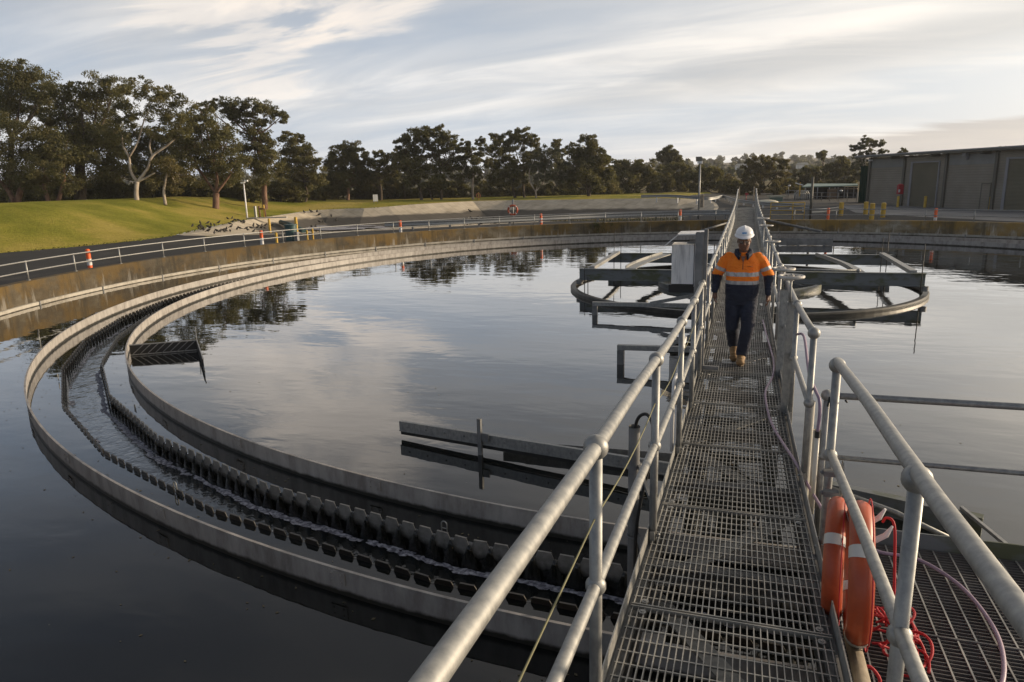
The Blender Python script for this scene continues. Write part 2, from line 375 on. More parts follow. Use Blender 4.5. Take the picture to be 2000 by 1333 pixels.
def seg_d(p,a,b):
    ax,ay=a;bx,by=b;px,py=p; dx,dy=bx-ax,by-ay; t=max(0,min(1,((px-ax)*dx+(py-ay)*dy)/(dx*dx+dy*dy+1e-9)))
    return math.hypot(px-ax-t*dx,py-ay-t*dy)
def sst(x): x=max(0,min(1,x)); return x*x*(3-2*x)
roadpoly=[(-37.5,-80),(-37.2,-30),(-37.0,-8),(-36.8,0),(-36.7,4.4),(-35.8,8),(-35.4,12),(-36.0,15.2)]+[T[0]]+TR[::-1]+[TF[-1],(-5,92),(4,98),(60,98),(60,-80)]
def Hgt(x,y):
    az=math.degrees(math.atan2(x-CO[0],y-CO[1])); R=math.hypot(x,y)
    if inside((x,y),roadpoly): return Zbank(x,y)
    s=min(seg_d((x,y),rim_all[i],rim_all[i+1]) for i in range(len(rim_all)-1))
    f=1-.9*sst((az+45)/16.0)
    h=Zbank(x,y)+(.05+2.35*f)*sst((s+.5)/11.0)*(1-sst((s-14)/22.0))*(1 if az<-20 else sst((-az+5)/25))+.10*math.sin(x*.09+1)*math.cos(y*.07)*sst(s/8)
    D=math.hypot(x-CO[0],y-CO[1])
    if D>230: h+= (D-230)*.020*(1+.18*math.sin(az*.13+1)+.1*math.sin(az*.37))*sst((D-230)/120)
    return h
tank=[(RO*math.cos(2*PI*k/180),RO*math.sin(2*PI*k/180)) for k in range(180)]
outer=[]
verts=[];edges=[]
def addloop(pts,closed=True):
    b=len(verts); verts.extend([Vector(p) for p in pts]); n=len(pts)
    for i in range(n if closed else n-1): edges.append((b+i,b+(i+1)%n))
fc=[tuple(at_z(x,y,Z0)[:2]) for x,y in ((1640,402),(1700,398.5))]+[(18.2,39.0),(26,23.5),(24,14.5),(19,20),(14.5,25.5),(11,31),(8.0,37)]
addloop(tank); addloop(densify(Tp,3)); addloop(densify(rim,4,False),False); addloop(densify(fc,4))
for D,na in ((26,40),(32,60),(38,80),(44,90),(50,100),(57,110),(64,120),(72,120),(82,120),(94,120),(108,120),(125,110),(150,100),(185,100),(230,100),(280,100),(340,100),(420,100),(520,100),(650,100),(800,80),(1500,60)):
    for k in range(na):
        az=R_(-78+160*(k+.5*(na%2))/na); x=CO[0]+D*math.sin(az)+random.uniform(-.02,.02)*D; y=CO[1]+D*math.cos(az)+random.uniform(-.02,.02)*D
        if math.hypot(x,y)<RO+1.2: continue
        verts.append(Vector((x,y)))
for x,y in ((-60,-80),(60,-80),(-200,-80),(200,-80),(-37,-80),(0,-40),(-20,-30),(20,-30),(-1500,-80),(1500,-80)): verts.append(Vector((x,y)))
vo,eo,fo,_,_,_=geometry.delaunay_2d_cdt(verts,edges,[],0,1e-4)
reg={'ground':[],'lawn':[],'road':[],'forecourt':[]}
for f in fo:
    c=sum((vo[i] for i in f),Vector((0,0)))/3
    if math.hypot(*c)<RO-.001 or inside(c,Tp): continue
    D=math.hypot(c.x-CO[0],c.y-CO[1])
    if inside(c,fc): k='forecourt'
    elif inside(c,roadpoly) and D<135: k='road'
    elif D<118 and c.x<8: k='lawn'
    else: k='ground'
    reg[k].append(f)
for k,m in (('ground',DRY),('lawn',GRASS),('road',ASPH),('forecourt',FORE)):
    used=sorted({i for f in reg[k] for i in f}); mp={u:i for i,u in enumerate(used)}
    mb=MB(); mb.add([(vo[u].x,vo[u].y,Hgt(vo[u].x,vo[u].y)) for u in used],[tuple(mp[i] for i in f) for f in reg[k]],k in('lawn','ground'))
    o=mb.build(k,m); o['kind']='structure'
# pond bank and water
n=len(Tp); cxp=sum(p[0] for p in Tp)/n; cyp=sum(p[1] for p in Tp)/n
def inner(poly,d):
    out=[];n=len(poly)
    for i in range(n):
        a=Vector(poly[i-1]);b=Vector(poly[i]);c=Vector(poly[(i+1)%n]); t=(c-a).normalized(); nn=Vector((-t.y,t.x))
        if not inside((b.x+nn.x*.5,b.y+nn.y*.5),poly): nn=-nn
        left=sst((-b.x-28)/10)*sst((34-b.y)/14); dd=d*(1+1.6*left)
        out.append((b.x+nn.x*dd,b.y+nn.y*dd))
    return out
Td=densify(Tp,3); n=len(Td); I1=inner(Td,.35); I2=inner(Td,2.2); I3=inner(Td,6.5)
mb=MB(); vs=[(x,y,Zbank(x,y)) for x,y in Td]+[(x,y,Zbank(*Td[i])+.012) for i,(x,y) in enumerate(I1)]+[(x,y,Zbank(*Td[i])*1.0-.75) for i,(x,y) in enumerate(I2)]+[(x,y,-1.25) for x,y in I3]
fs=[]
for q in range(3):
    for i in range(n): fs.append((q*n+i,q*n+(i+1)%n,(q+1)*n+(i+1)%n,(q+1)*n+i))
mb.add(vs,fs,False); o=mb.build('pond_bank',BANK); o['kind']='structure'
mb=MB(); fl=[(x,y,-.85) for x,y in I2]; mb.add(fl,[tuple(range(n))]); o=mb.build('pond_water',PWAT); o['kind']='structure'
# ---------------------------------------------------------------- tank
NP=39; A0=R_(235.5)
def poly_r(R,k): a=A0+2*PI*k/NP; return (R*math.cos(a),R*math.sin(a))
RI,RX=16.52,17.18
def annulus(name,ro,ri,z,m,po=False,pi_=False):
    mb=MB(); n=NP*4; vs=[]
    for i in range(n):
        for R,pp in ((ri,pi_),(ro,po)):
            a=A0+2*PI*i/n
            if pp:
                k=i//4;t=(i%4)/4; a_=Vector(poly_r(R,k));b_=Vector(poly_r(R,k+1)); p=a_.lerp(b_,t); vs.append((p.x,p.y,z))
            else: vs.append((R*math.cos(a),R*math.sin(a),z))
    mb.add(vs,[(2*i,2*i+1,(2*i+3)%(2*n),(2*i+2)%(2*n)) for i in range(n)])
    return mb
mb=annulus('w',RW+.05,RX,WZ,WATER,False,True)
k0=[poly_r(RI,k) for k in range(NP)]; mb.add([(x,y,WZ) for x,y in k0],[tuple(range(NP))])
o=mb.build('water',WATER); o['kind']='structure'
mb=annulus('l',RX,RI,LZ,LWAT,True,True); o=mb.build('channel_water',LWAT); o['kind']='structure'
wt=empty('tank_wall',(0,0,-.6),'round stained concrete wall of the settling tank with ochre lichen and white streaks','wall')
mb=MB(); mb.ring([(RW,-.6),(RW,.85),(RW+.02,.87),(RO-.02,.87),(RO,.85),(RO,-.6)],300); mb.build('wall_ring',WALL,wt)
mb=MB(); mb.ring([(RW-.09,.10),(RW-.09,.225),(RW-.07,.235),(RW,.235),(RW,.10)],300); o=mb.build('ledge',LEDGE,wt)
jt=[]
for k in range(44):
    a=2*PI*(k+.3)/44
    mb=MB(); mb.box(((RW-.10)*math.cos(a),(RW-.10)*math.sin(a),.175),(.03,.05,.145),a); mb.build('joint_cover',GALVD,wt)
# wall railing
rl=empty('tank_railing',(0,0,.87),'white two-rail pipe railing running round the top of the tank wall','railing')
RR=21.14; PA=R_(175.3); NPOST=62; a_gap=(R_(262),R_(278))
post=None
for k in range(NPOST):
    a=(PA+2*PI*k/NPOST)%(2*PI); 
    if R_(250)<a<R_(290) or R_(87.5)<a<R_(91.5): continue
    mb=MB(); p=Vector((RR*math.cos(a),RR*math.sin(a),0))
    mb.tube([p+Vector((0,0,.872)),p+Vector((0,0,1.44))],.026,8); mb.ball(p+Vector((0,0,1.43)),.036,8,5); mb.ball(p+Vector((0,0,1.13)),.034,8,5); mb.cyl(p+Vector((0,0,.87)),.06,.012,10)
    mb.build('post',GALV,rl)
for nm,z in (('top_rail',1.43),('mid_rail',1.13)):
    for a0,a1 in ((R_(-70),R_(87.3)),(R_(92.6),R_(248))):
        mb=MB(); q=[(RR*math.cos(a0+(a1-a0)*i/140),RR*math.sin(a0+(a1-a0)*i/140),z) for i in range(141)]
        mb.tube(q,.022,8); mb.build(nm,GALV,rl)
# baffles
def baffle(name,R,label,z1=.35,z0=-.25,nsp=46,off=0,th=.010):
    r=empty(name,(0,0,WZ),label,'baffle')
    mb=MB(); mb.ring([(R,z0),(R,z1-.006),(R-.012,z1-.004),(R-.012,z1),(R+th+.004,z1),(R+th+.004,z1-.006),(R+th,z1-.008),(R+th,z0)],320); mb.build('baffle_plate',BAFF,r)
    for k in range(nsp):
        a=2*PI*(k+off)/nsp
        mb=MB(); c=Vector((math.cos(a),math.sin(a),0)); t=Vector((-c.y,c.x,0))
        for rr in (R+th+.006,):
            p=c*rr; mb.box(p+Vector((0,0,z1-.075)),(.012,.17,.11),a)
            for sx in(-.05,.05):
                for sz in(-.03,.03): mb.ball(p+t*sx+Vector((c.x*.008,c.y*.008,z1-.075+sz)),.009,6,4)
        mb.build('splice_plate',BAFF,r)
    return r
baffle('outer_scum_baffle',17.62,'larger thin grey ring baffle standing in the water outside the notched weirs',off=.37)
baffle('inner_scum_baffle',16.09,'smaller grey ring baffle standing in the water inside the notched weirs',off=.12,nsp=42)
# weirs: polygonal plates with trapezoid teeth
def weir(name,R,label,sgn):
    r=empty(name,(0,0,WZ),label,'weir'); th=.008; zt=.182 if sgn<0 else .168
    for k in range(NP):
        a=Vector(poly_r(R,k)+(0,));b=Vector(poly_r(R,k+1)+(0,)); d=b-a; Ls=d.length; d.normalize(); nrm=Vector((d.y,-d.x,0))
        nt_=13; pitch=Ls/nt_; prof=[]
        for i in range(nt_):
            x=i*pitch; c=pitch/2
            prof+= [(x+.014,.105),(x+.022,.140),(x+.040,zt),(x+pitch-.040,zt),(x+pitch-.022,.140),(x+pitch-.014,.105)]
        prof=[(0,.105)]+prof+[(Ls,.105)]
        vs=[];m=len(prof)
        for off in (0,th):
            for x,z in prof: p=a+d*x+nrm*off; vs.append((p.x,p.y,z))
            for x,z in prof: p=a+d*x+nrm*off; vs.append((p.x,p.y,-.4))
        fs=[]
        for i in range(m-1):
            fs.append((i,i+1,m+i+1,m+i)); fs.append((2*m+i,3*m+i,3*m+i+1,2*m+i+1)); fs.append((i,2*m+i,2*m+i+1,i+1))
        mb=MB(); mb.add(vs,fs)
        # folded lip on top of the teeth
        for i in range(nt_):
            x=i*pitch; p=a+d*(x+pitch/2)+nrm*(th/2); mb.box(p+Vector((0,0,zt+.002)),(pitch-.080,.020,.006),math.atan2(d.y,d.x))
        mb.build('weir_plate',WEIR if sgn<0 else WEIRW,r)
    return r
weir('outer_weir',RX,'outer ring of notched weir plates just inside the larger grey ring baffle',1)
weir('inner_weir',RI,'inner ring of notched weir plates with water pouring between its teeth',-1)
# falling water at every notch (one mass) and foam at its foot
mb=MB()
for R,sg in ((RI,1),(RX,-1)):
    for k in range(NP):
        a=Vector(poly_r(R,k)+(0,));b=Vector(poly_r(R,k+1)+(0,)); d=b-a; Ls=d.length; d.normalize(); nrm=Vector((d.y,-d.x,0))*sg
        pitch=Ls/13
        for i in range(14):
            x=i*pitch; wv=.5*min(.056,.05); c=a+d*x; vs=[];cols=[-1,-.6,0,.6,1]
            prof=[(-.03,WZ+.001,.6),(.012,WZ+.004,.7),(.022,.095,.95),(.028,.06,1.5),(.030,-.0,2.6),(.032,LZ-.01,3.7)]
            for o_,z,ww in prof:
                for q in cols:
                    bul=(1-q*q)*.014
                    p=c+d*(q*wv*ww*random.uniform(.9,1.1))+nrm*(o_+bul+.008); vs.append((p.x,p.y,z))
            fs=[(r_*5+q,r_*5+q+1,(r_+1)*5+q+1,(r_+1)*5+q) for r_ in range(5) for q in range(4)]
            mb.add(vs,fs,True)
o=mb.build('falling_water',NAPPE); tag(o,kind='stuff',label='clear water pouring through the weir notches into the channel',cat='water')
mb=MB()
for R,sg,dens in ((RI,1,1.0),(RX,-1,.35)):
    for k in range(NP):
        a=Vector(poly_r(R,k)+(0,));b=Vector(poly_r(R,k+1)+(0,)); d=b-a; Ls=d.length; d.normalize(); nrm=Vector((d.y,-d.x,0))*sg
        x=0
        while x<Ls:
            if random.random()<dens:
                c=a+d*x+nrm*random.uniform(.09,.13); m=22; ra=random.uniform(.08,.17); rb=random.uniform(.025,.05)
                ph=[random.uniform(0,6.28) for _ in range(3)]
                vs=[(c.x,c.y,LZ+.006)]
                for i in range(m):
                    an=2*PI*i/m; rr=1+.25*math.sin(2*an+ph[0])+.18*math.sin(5*an+ph[1])+.12*math.sin(9*an+ph[2]); p=c+d*(ra*rr*math.cos(an))+nrm*(rb*rr*math.sin(an)); vs.append((p.x,p.y,LZ+.004))
                mb.add(vs,[(0,1+i,1+(i+1)%m) for i in range(m)])
            x+=random.uniform(.10,.22)
o=mb.build('foam',FOAM); tag(o,kind='stuff',label='patches of pale foam floating at the foot of the weirs',cat='foam')
# lifting loops on the weirs
for i,(x,y,z,lb) in enumerate(((-2.25,-16.30,.16,'small steel lifting loop on the inner weir close to the near handrail'),(-5.50,-16.22,.14,'small steel lifting loop on the outer weir at the lower left'),(-8.20,-14.18,.16,'small steel lifting loop on the inner weir at the far left bend'),(-11.15,-13.05,.14,'small steel lifting loop on the outer weir at the leftmost bend'))):
    a=math.atan2(y,x)+PI/2; d=Vector((math.cos(a),math.sin(a),0)); c=Vector((x,y,z)); nn=Vector((d.y,-d.x,0))*.022; mb=MB()
    q=[c-d*.03+nn]+[c+nn+Vector((0,0,.09))+(-d*math.cos(t)*.03)+Vector((0,0,math.sin(t)*.03)) for t in [PI*j/8 for j in range(9)]]+[c+d*.03+nn]
    mb.tube(q,.006,6); mb.tube([c+nn-d*.03+Vector((0,0,.05)),c+nn+d*.03+Vector((0,0,.05))],.005,6); o=mb.build('lifting_loop',GALV); tag(o,lb,'loop','lifting loops on the weirs')
exec_after=[]
# ---------------------------------------------------------------- footbridge
PR=[(-23.5,1.60),(-19.6,1.262),(-18.6,1.20),(-17.2,1.08),(-16.0,1.00),(-14.3,.915),(-12,.87),(-8.6,.85),(0,.84),(9,.86),(13,.93),(17,1.10),(21.5,1.40),(24.0,1.43)]
def dz(y):
    for (a,za),(b,zb) in zip(PR,PR[1:]):
        if y<=b: t=(y-a)/(b-a); return za+(zb-za)*max(0,t)
    return PR[-1][1]
def bx(x,y): return x-.0035*(y+12)
def bp(x,y,h=0): return (bx(x,y),y,dz(y)+h)
br=empty('footbridge',(bx(.29,0),0,.84),'long galvanised walkway bridge with open mesh deck and handrails, crossing the tank','footbridge')
XL,XR=-.20,.78
pan=[-23.4+1.5*k-.06 for k in range(32)]
pan=[-23.1,-21.5,-20.0]+[-18.51+1.47*k for k in range(30)]
for a,b in zip(pan,pan[1:]):
    mb=MB(); nb=31; g=.012
    for i in range(nb):
        x=XL+.02+(XR-XL-.04)*i/(nb-1)
        mb.bar(bp(x,a+g,-.014),bp(x,b-g,-.014),.005,.028)
    k=max(1,round((b-a)/.098))
    for j in range(k+1):
        y=a+g+(b-a-2*g)*j/k; th=.006 if 0<j<k else .012
        mb.bar(bp(XL+.01,y,-.006),bp(XR-.01,y,-.006),.0075 if 0<j<k else .006,.009 if 0<j<k else .028)
    mb.build('grating_panel',GRATE,br)
    for x in (XL+.075,XR-.06):
        for yy in (a+.055,a-.055):
            mb=MB(); c=Vector(bp(x,yy,.001)); mb.cyl(c,.019,.004,12); mb.cyl(c+Vector((0,0,.004)),.009,.004,6); mb.build('clip',GALV,br)
def ypath(x,h,a,b,st=1.0):
    n=max(1,int((b-a)/st)); return [bp(x,a+(b-a)*i/n,h) for i in range(n+1)]
def run(name,x,h,wd,ht,a,b,m=GALV,st=1.0):
    mb=MB(); q=ypath(x,h,a,b,st)
    for p,r in zip(q,q[1:]): mb.bar(p,r,wd,ht)
    return mb.build(name,m,br)
for x in (XL-.012,XR+.012):
    run('toe_board',x,.025,.006,.11,-23.1,24.0)
for x in (XL+.02,XR-.02):
    run('stringer',x,-.13,.07,.19,-23.1,24.0,GALVD)
for k in range(32):
    y=-22.3+1.47*k
    mb=MB(); mb.bar(bp(XL,y,-.085),bp(XR,y,-.085),.08,.10); mb.build('cross_beam',GALVD,br)
    mb=MB(); 
    if k%2: mb.bar(bp(XL+.04,y+.05,-.22),bp(XR-.04,y+1.42,-.22),.11,.012)
    else: mb.bar(bp(XR-.04,y+.05,-.22),bp(XL+.04,y+1.42,-.22),.11,.012)
    mb.build('diagonal_brace',GALV,br)
# handrails
def knuckle(mb,p,r=.046): mb.ball(p,r,14,9)
def rail_post(x,y,hb=-.16,ht=1.18,end=False):
    mb=MB(); mb.tube([bp(x,y,hb),bp(x,y,ht)],.0245,12); knuckle(mb,bp(x,y,ht)); knuckle(mb,bp(x,y,ht-.55),.040)
    mb.box(bp(x,y,-.02),(.03,.07,.16)); 
    sx=-1 if x<.3 else 1
    for zz_ in(-.05,.03): mb.ball(bp(x-sx*.035,y,zz_),.012,6,4)
    return mb.build('post',GALV,br)
LX,RXX=-.185,.815
LY=[-21.25,-19.46,-17.65,-15.83,-14.30]+[-12.9+1.82*k for k in range(20)]
for y in LY: rail_post(LX,y)
for nm,h,r_ in (('top_rail',1.18,.0275),('mid_rail',.63,.0235)):
    mb=MB(); mb.tube(ypath(LX,h,-23.0,LY[-1],.5),r_,14,cap=True); mb.build(nm,GALV,br)
RY=[-16.2]+[-14.4+1.82*k for k in range(21)]
for y in RY: rail_post(RXX,y)
for nm,h,r_ in (('top_rail',1.18,.0275),('mid_rail',.63,.0235)):
    mb=MB(); mb.tube(ypath(RXX,h,RY[0],RY[-1],.5),r_,14); mb.build(nm,GALV,br)
for y in (-17.51,-19.47,-21.3): rail_post(RXX+.01,y,hb=-.5)
for nm,h,r_ in (('top_rail',1.20,.0275),('mid_rail',.65,.0235)):
    mb=MB(); mb.tube(ypath(RXX+.01,h,-23,-17.51,.5),r_,14); mb.build(nm,GALV,br)
# wire mesh infill at the far ramp
for x in (LX+.03,RXX-.03):
    mb=MB()
    for k in range(60):
        y=11.5+k*.16; mb.bar(bp(x,y,.05),bp(x,y,1.12),.006,.006,up=(0,1,0))
    for h in (.05,.3,.55,.8,1.08):
        q=ypath(x,h,11.5,21,1); 
        for p,r in zip(q,q[1:]): mb.bar(p,r,.006,.006)
    mb.build('mesh_infill',GALV,br)
# cord threaded through the left posts
q=[]
for a,b in zip(LY[1:5],LY[2:6]):
    for i in range(7):
        t=i/7; y=a+(b-a)*t; q.append(bp(LX,y,.91-.05*math.sin(PI*t)))
q=[bp(LX,-21.3,.80)]+q
mb=MB(); mb.tube(q,.0035,6); o=mb.build('cord',CORD); tag(o,'thin yellow-green cord strung through holes in the left handrail posts','cord')
# fence posts / tall H-section post by the walkway
def hsec(mb,x,y,z0,z1,wd,dp,t=.010):
    mb.box((x,y-dp/2,(z0+z1)/2),(wd,t,z1-z0)); mb.box((x,y+dp/2,(z0+z1)/2),(wd,t,z1-z0)); mb.box((x,y,(z0+z1)/2),(t,dp-t-.002,z1-z0))
mb=MB(); px_,py_=-.245,-12.62
hsec(mb,px_,py_,.10,2.68,.10,.12); mb.box((px_+.075,py_+.02,1.41),(.045,.10,2.62))
mb.box((px_+.19,py_-.02,.93),(.20,.05,.05))
o=mb.build('steel_column',GALVD); tag(o,'tall weathered grey steel column beside the walkway, just left of the walking person','column')
# control cabinet
cb=empty('cabinet',(-.92,-5.3,1.05),'weathered white metal cabinet with a tilted hood hanging left of the bridge','cabinet')
X0,X1,Y0,Y1,Zb,Zt=-1.29,-.80,-5.55,-4.95,.98,1.88
mb=MB(); mb.box(((X0+X1)/2,(Y0+Y1)/2,(Zb+Zt)/2),(X1-X0,Y1-Y0,Zt-Zb)); mb.box((X1+.035,(Y0+Y1)/2,(Zb+Zt)/2),(.03,Y1-Y0+.10,Zt-Zb+.10)); mb.build('body',WPAINT,cb)
mb=MB(); mb.box((X1+.09,(Y0+Y1)/2,(Zb+Zt)/2),(.08,Y1-Y0-.04,Zt-Zb-.06)); mb.build('door',WPAINT,cb)
mb=MB(); mb.bar((-1.44,-5.3,1.86),(-1.16,-5.3,2.10),.85,.025); mb.bar((-1.16,-5.3,2.115),(-.60,-5.3,2.13),.95,.025); mb.build('hood',WPAINT,cb)
mb=MB(); 
for yy in(-5.65,-4.95): mb.bar((-.58,yy,.9),(-.58,yy,2.12),.05,.05,up=(0,1,0)); mb.bar((-.95,yy,1.93),(-.55,yy,1.93),.04,.04)
mb.bar((-1.3,-5.3,.95),(-.2,-5.3,.95),.08,.06); mb.build('frame',GALVD,cb)
mb=MB(); mb.box((-1.05,-5.25,.86),(.6,.5,.18)); mb.build('brush_skirt',BLK,cb)
# scum arms left of the bridge
def arm(y,x0,zt,label,bxx,bzz):
    r=empty('outrigger',(x0,y,WZ),label,'support arm'); mb=MB(); xe=bx(-.25,y)
    mb.bar((x0,y,zt-.05),(xe,y,zt-.02),.10,.09); mb.build('beam',GALV,r)
    mb=MB(); mb.box((x0+.06,y,(zt-.10)/2-.05),(.12,.10,zt+.0)); mb.build('leg',GALVD,r)
    mb=MB(); mb.bar((bxx,y-.02,zt),(xe,y-.02,bzz),.02,.08); mb.build('brace',GALV,r)
    return r
arm(-5.2,-3.20,.45,'grey steel arm with drop leg reaching over the water from the bridge, farther one',-1.8,.78)
arm(-9.7,-1.79,.48,'grey steel arm with drop leg reaching over the water, nearer and shorter one',-1.0,.80)
# long notched beam lying over the water at the left of the walkway
r=empty('skimmer_beam',(-2.67,-14.25,WZ),'long pale steel angle beam with bolts set low over the water left of the walkway','beam')
A=Vector((-3.88,-14.05,0)); B=Vector((bx(-.2,-14.75),-14.75,0)); 
mb=MB(); d=(B-A).normalized(); nn=Vector((d.y,-d.x,0))
mb.bar(A+Vector((0,0,.345)),B+Vector((0,0,.415)),.045,.012); mb.bar(A+nn*.02+Vector((0,0,.285)),B+nn*.02+Vector((0,0,.355)),.008,.11); mb.bar(A+nn*.01+Vector((0,0,.225)),B+nn*.01+Vector((0,0,.29)),.04,.014)
mb.build('angle',GALV,r)
mb=MB(); mb.bar(A-nn*.01+Vector((0,0,.19)),B-nn*.01+Vector((0,0,.25)),.02,.05); mb.build('rubber_strip',BLK,r)
for k in range(13):
    p=A.lerp(B,(k+.5)/13)+nn*.028+Vector((0,0,.29+.07*(k+.5)/13)); mb=MB(); mb.ball(p,.013,7,5); mb.build('bolt',GALVD,r)
mb=MB(); p=A.lerp(B,.335)+nn*.05; mb.box((p.x,p.y,.30),(.05,.04,.56),math.atan2(d.y,d.x)); mb.box((p.x+.07,p.y-.01,.35),(.10,.02,.10),math.atan2(d.y,d.x)); mb.build('hanger_post',GALVD,r)
mb=MB(); p=A.lerp(B,.62)-nn*.35; mb.bar((p.x-.9,p.y+.0,.20),(B.x,B.y+.6,.24),.006,.12); mb.build('baffle_strip',GALV,r)
# louvred vee plates on the inner baffle
r=empty('scum_deflector',(-10.4,-10.6,WZ),'vee of dark slatted deflector plates sticking out from the inner ring baffle at left','deflector')
P0_,P1_,P2_=Vector((-11.44,-11.25,0)),Vector((-10.38,-10.55,0)),Vector((-9.02,-11.88,0))
for a,b in ((P0_,P1_),(P1_,P2_)):
    mb=MB(); mb.bar(a+Vector((0,0,.345)),b+Vector((0,0,.345)),.02,.02); mb.bar(a+Vector((0,0,.14)),b+Vector((0,0,.14)),.015,.02)
    mb.build('rail',GALV,r)
    mb=MB(); L_=(b-a).length; dd=(b-a)/L_; k=int(L_/.14)
    mb.bar(a+Vector((0,0,.22)),b+Vector((0,0,.22)),.004,.24); mb.build('backing_plate',BLK,r); mb=MB()
    nn=Vector((dd.y,-dd.x,0))*.010; nn=nn if nn.y<0 else -nn
    for i in range(k-1): q=a+dd*(i*.14+.02); mb.bar(q+nn+Vector((0,0,.13)),q+nn+dd*.24+Vector((0,0,.335)),.012,.016)
    mb.build('slat_panel',GALVD,r)
mb=MB(); mb.tube([P1_+Vector((0,0,.0)),P1_+Vector((0,0,.62))],.008,6); mb.build('rod',GALVD,r)
# centre: feedwell ring, drum, beams
fw=empty('feedwell',(.1,0,WZ),'big dark round feedwell rim floating half sunk around the tank centre','feedwell')
mb=MB(); Rf=4.92
mb.ring([(Rf-.03,-.3),(Rf-.03,.17),(Rf-.10,.20),(Rf-.10,.225),(Rf+.03,.225),(Rf+.06,.19),(Rf+.05,.0),(Rf+.02,-.3)],120,c=(.1,0)); mb.build('rim',mat('dark_wet_rim',rough=.45,build=two((.018,.016,.012),(.05,.045,.035),3,bst=.2,bd=.004,bs=30)),fw)
mb=MB(); mb.ring([(2.25,-.3),(2.25,.26),(2.30,.29),(2.36,.26),(2.36,-.3)],80,c=(.1,.4)); mb.build('inner_drum',BEAM,fw)
fr=empty('centre_frame',(.15,1,.4),'rectangular frame of deep grey-green beams over the tank centre, crossed by the bridge','frame')
def ibeam(a,b,ht=.34,wd=.16):
    mb=MB(); a=Vector(a);b=Vector(b); mb.bar(a,b,.012,ht-.03); mb.bar(a+Vector((0,0,ht/2-.008)),b+Vector((0,0,ht/2-.008)),wd,.016); mb.bar(a-Vector((0,0,ht/2-.008)),b-Vector((0,0,ht/2-.008)),wd,.016); return mb
ibeam((-4.38,-1.5,.62),(4.73,-1.5,.62)).build('long_beam',BEAM,fr); ibeam((-4.48,3.6,.56),(4.83,3.6,.56)).build('long_beam',BEAM,fr)
for x0,x1 in ((-4.02,-4.11),(4.46,4.51)):
    mb=MB(); mb.bar((x0,-1.42,.80),(x1,3.52,.76),.16,.10); mb.build('cross_member',GALV,fr)
for sgn in (-1,1):
    q=[]
    for i in range(9):
        t=i/8; q.append((.15+sgn*(2.5+.55*math.sin(t*PI/2)),3.3-4.5*t,.72+.04*t))
    mb=MB()
    for p_,r_ in zip(q,q[1:]): mb.bar(p_,r_,.30,.03); mb.bar((p_[0]-.15,p_[1],p_[2]+.04),(r_[0]-.15,r_[1],r_[2]+.04),.02,.11)
    mb.build('curved_trough',GALV,fr)
mb=MB(); mb.tube([(.95,-1.6,.86),(3.15,-1.55,.84)],.03,8); mb.ball((3.15,-1.55,.84),.05); mb.build('spindle_tube',GALV,fr)
for x,y,h in ((-4.2,-1.62,.82),(-4.25,3.5,1.45),(4.62,-1.62,1.55),(4.66,3.5,1.5),(-4.0,3.5,1.2),(4.5,3.5,1.3),(-4.1,-1.62,.55)):
    mb=MB(); mb.tube([(x,y,-.1),(x,y,h)],.013,6); mb.build('rod',BLK,fr)
for x in(-4.38,4.73): 
    mb=MB(); mb.cyl((x,-1.5,.33),.10,.12,14); mb.build('roller',GALVD,fr)
# level panel beyond the centre, right of the bridge
r=empty('weir_panel',(3,13.3,WZ),'grey flat panel on short legs in the water beyond the centre frame','panel')
mb=MB(); mb.bar((1.0,13.3,.32),(4.07,13.36,.30),.05,.30); mb.build('plate',GALVD,r)
for x in(1.7,2.6,3.7):
    mb=MB(); mb.box((x,13.3,.05),(.10,.10,.24)); mb.build('leg',GALVD,r)
mb=MB(); mb.tube([(1.3,20.9,.86),(4.0,18.2,.40)],.07,10); o=mb.build('inlet_pipe',GALVD); tag(o,'grey pipe slanting from the far wall down to the water right of the bridge','pipe')
mb=MB(); mb.tube([(-.55,20.9,.80),(-2.3,19.0,.35)],.06,10); o=mb.build('inlet_pipe',GALVD); tag(o,'dark pipe slanting from the far wall down to the water left of the bridge','pipe')
# penstock handwheels on the right-hand side
def valve(x,y,z,r,zb,label,col=True):
    e=empty('valve_pedestal',(x,y,zb),label,'valve','handwheel valves along the right side of the bridge')
    mb=MB(); mb.tube([(x+r*math.cos(2*PI*k/28),y+r*math.sin(2*PI*k/28),z) for k in range(28)],.017,8,closed=True)
    for k in range(4):
        a=PI*k/2+.4; mb.tube([(x,y,z-.012),(x+r*math.cos(a),y+r*math.sin(a),z)],.012,6)
    mb.cyl((x,y,z-.04),.028,.06,12); mb.build('handwheel',WHEEL,e)
    mb=MB(); mb.tube([(x,y,z-.3),(x,y,z+.03)],.012,8); mb.build('spindle',GALV,e)
    mb=MB(); 
    if col:
        h=z-.26-zb; mb.box((x-.018,y,zb+h/2),(.010,.10,h)); mb.box((x+.03,y-.045,zb+h/2),(.085,.010,h)); mb.box((x+.03,y+.045,zb+h/2),(.085,.010,h))
    else: mb.tube([(x,y,zb),(x,y,z-.2)],.03,10)
    mb.build('pedestal',GALV,e)
    return e
valve(.735+.03,-14.2,2.35,.115,.45,'nearest of the handwheels beside the bridge, on a tall channel-section pedestal')
valve(.735+.03,-12.6,2.23,.125,.45,'second handwheel from the near end, on a tall channel-section pedestal just behind the nearest one')
valve(.80,-7.0,2.08,.14,.45,'third handwheel along the bridge, level with the helmet of the walking man',False)
valve(.79,-2.0,2.06,.165,.45,'fourth handwheel along the bridge, above the helmet and to its right',False)
valve(.76,1.0,2.08,.17,.45,'farthest handwheel along the bridge, near where the far wall begins',False)
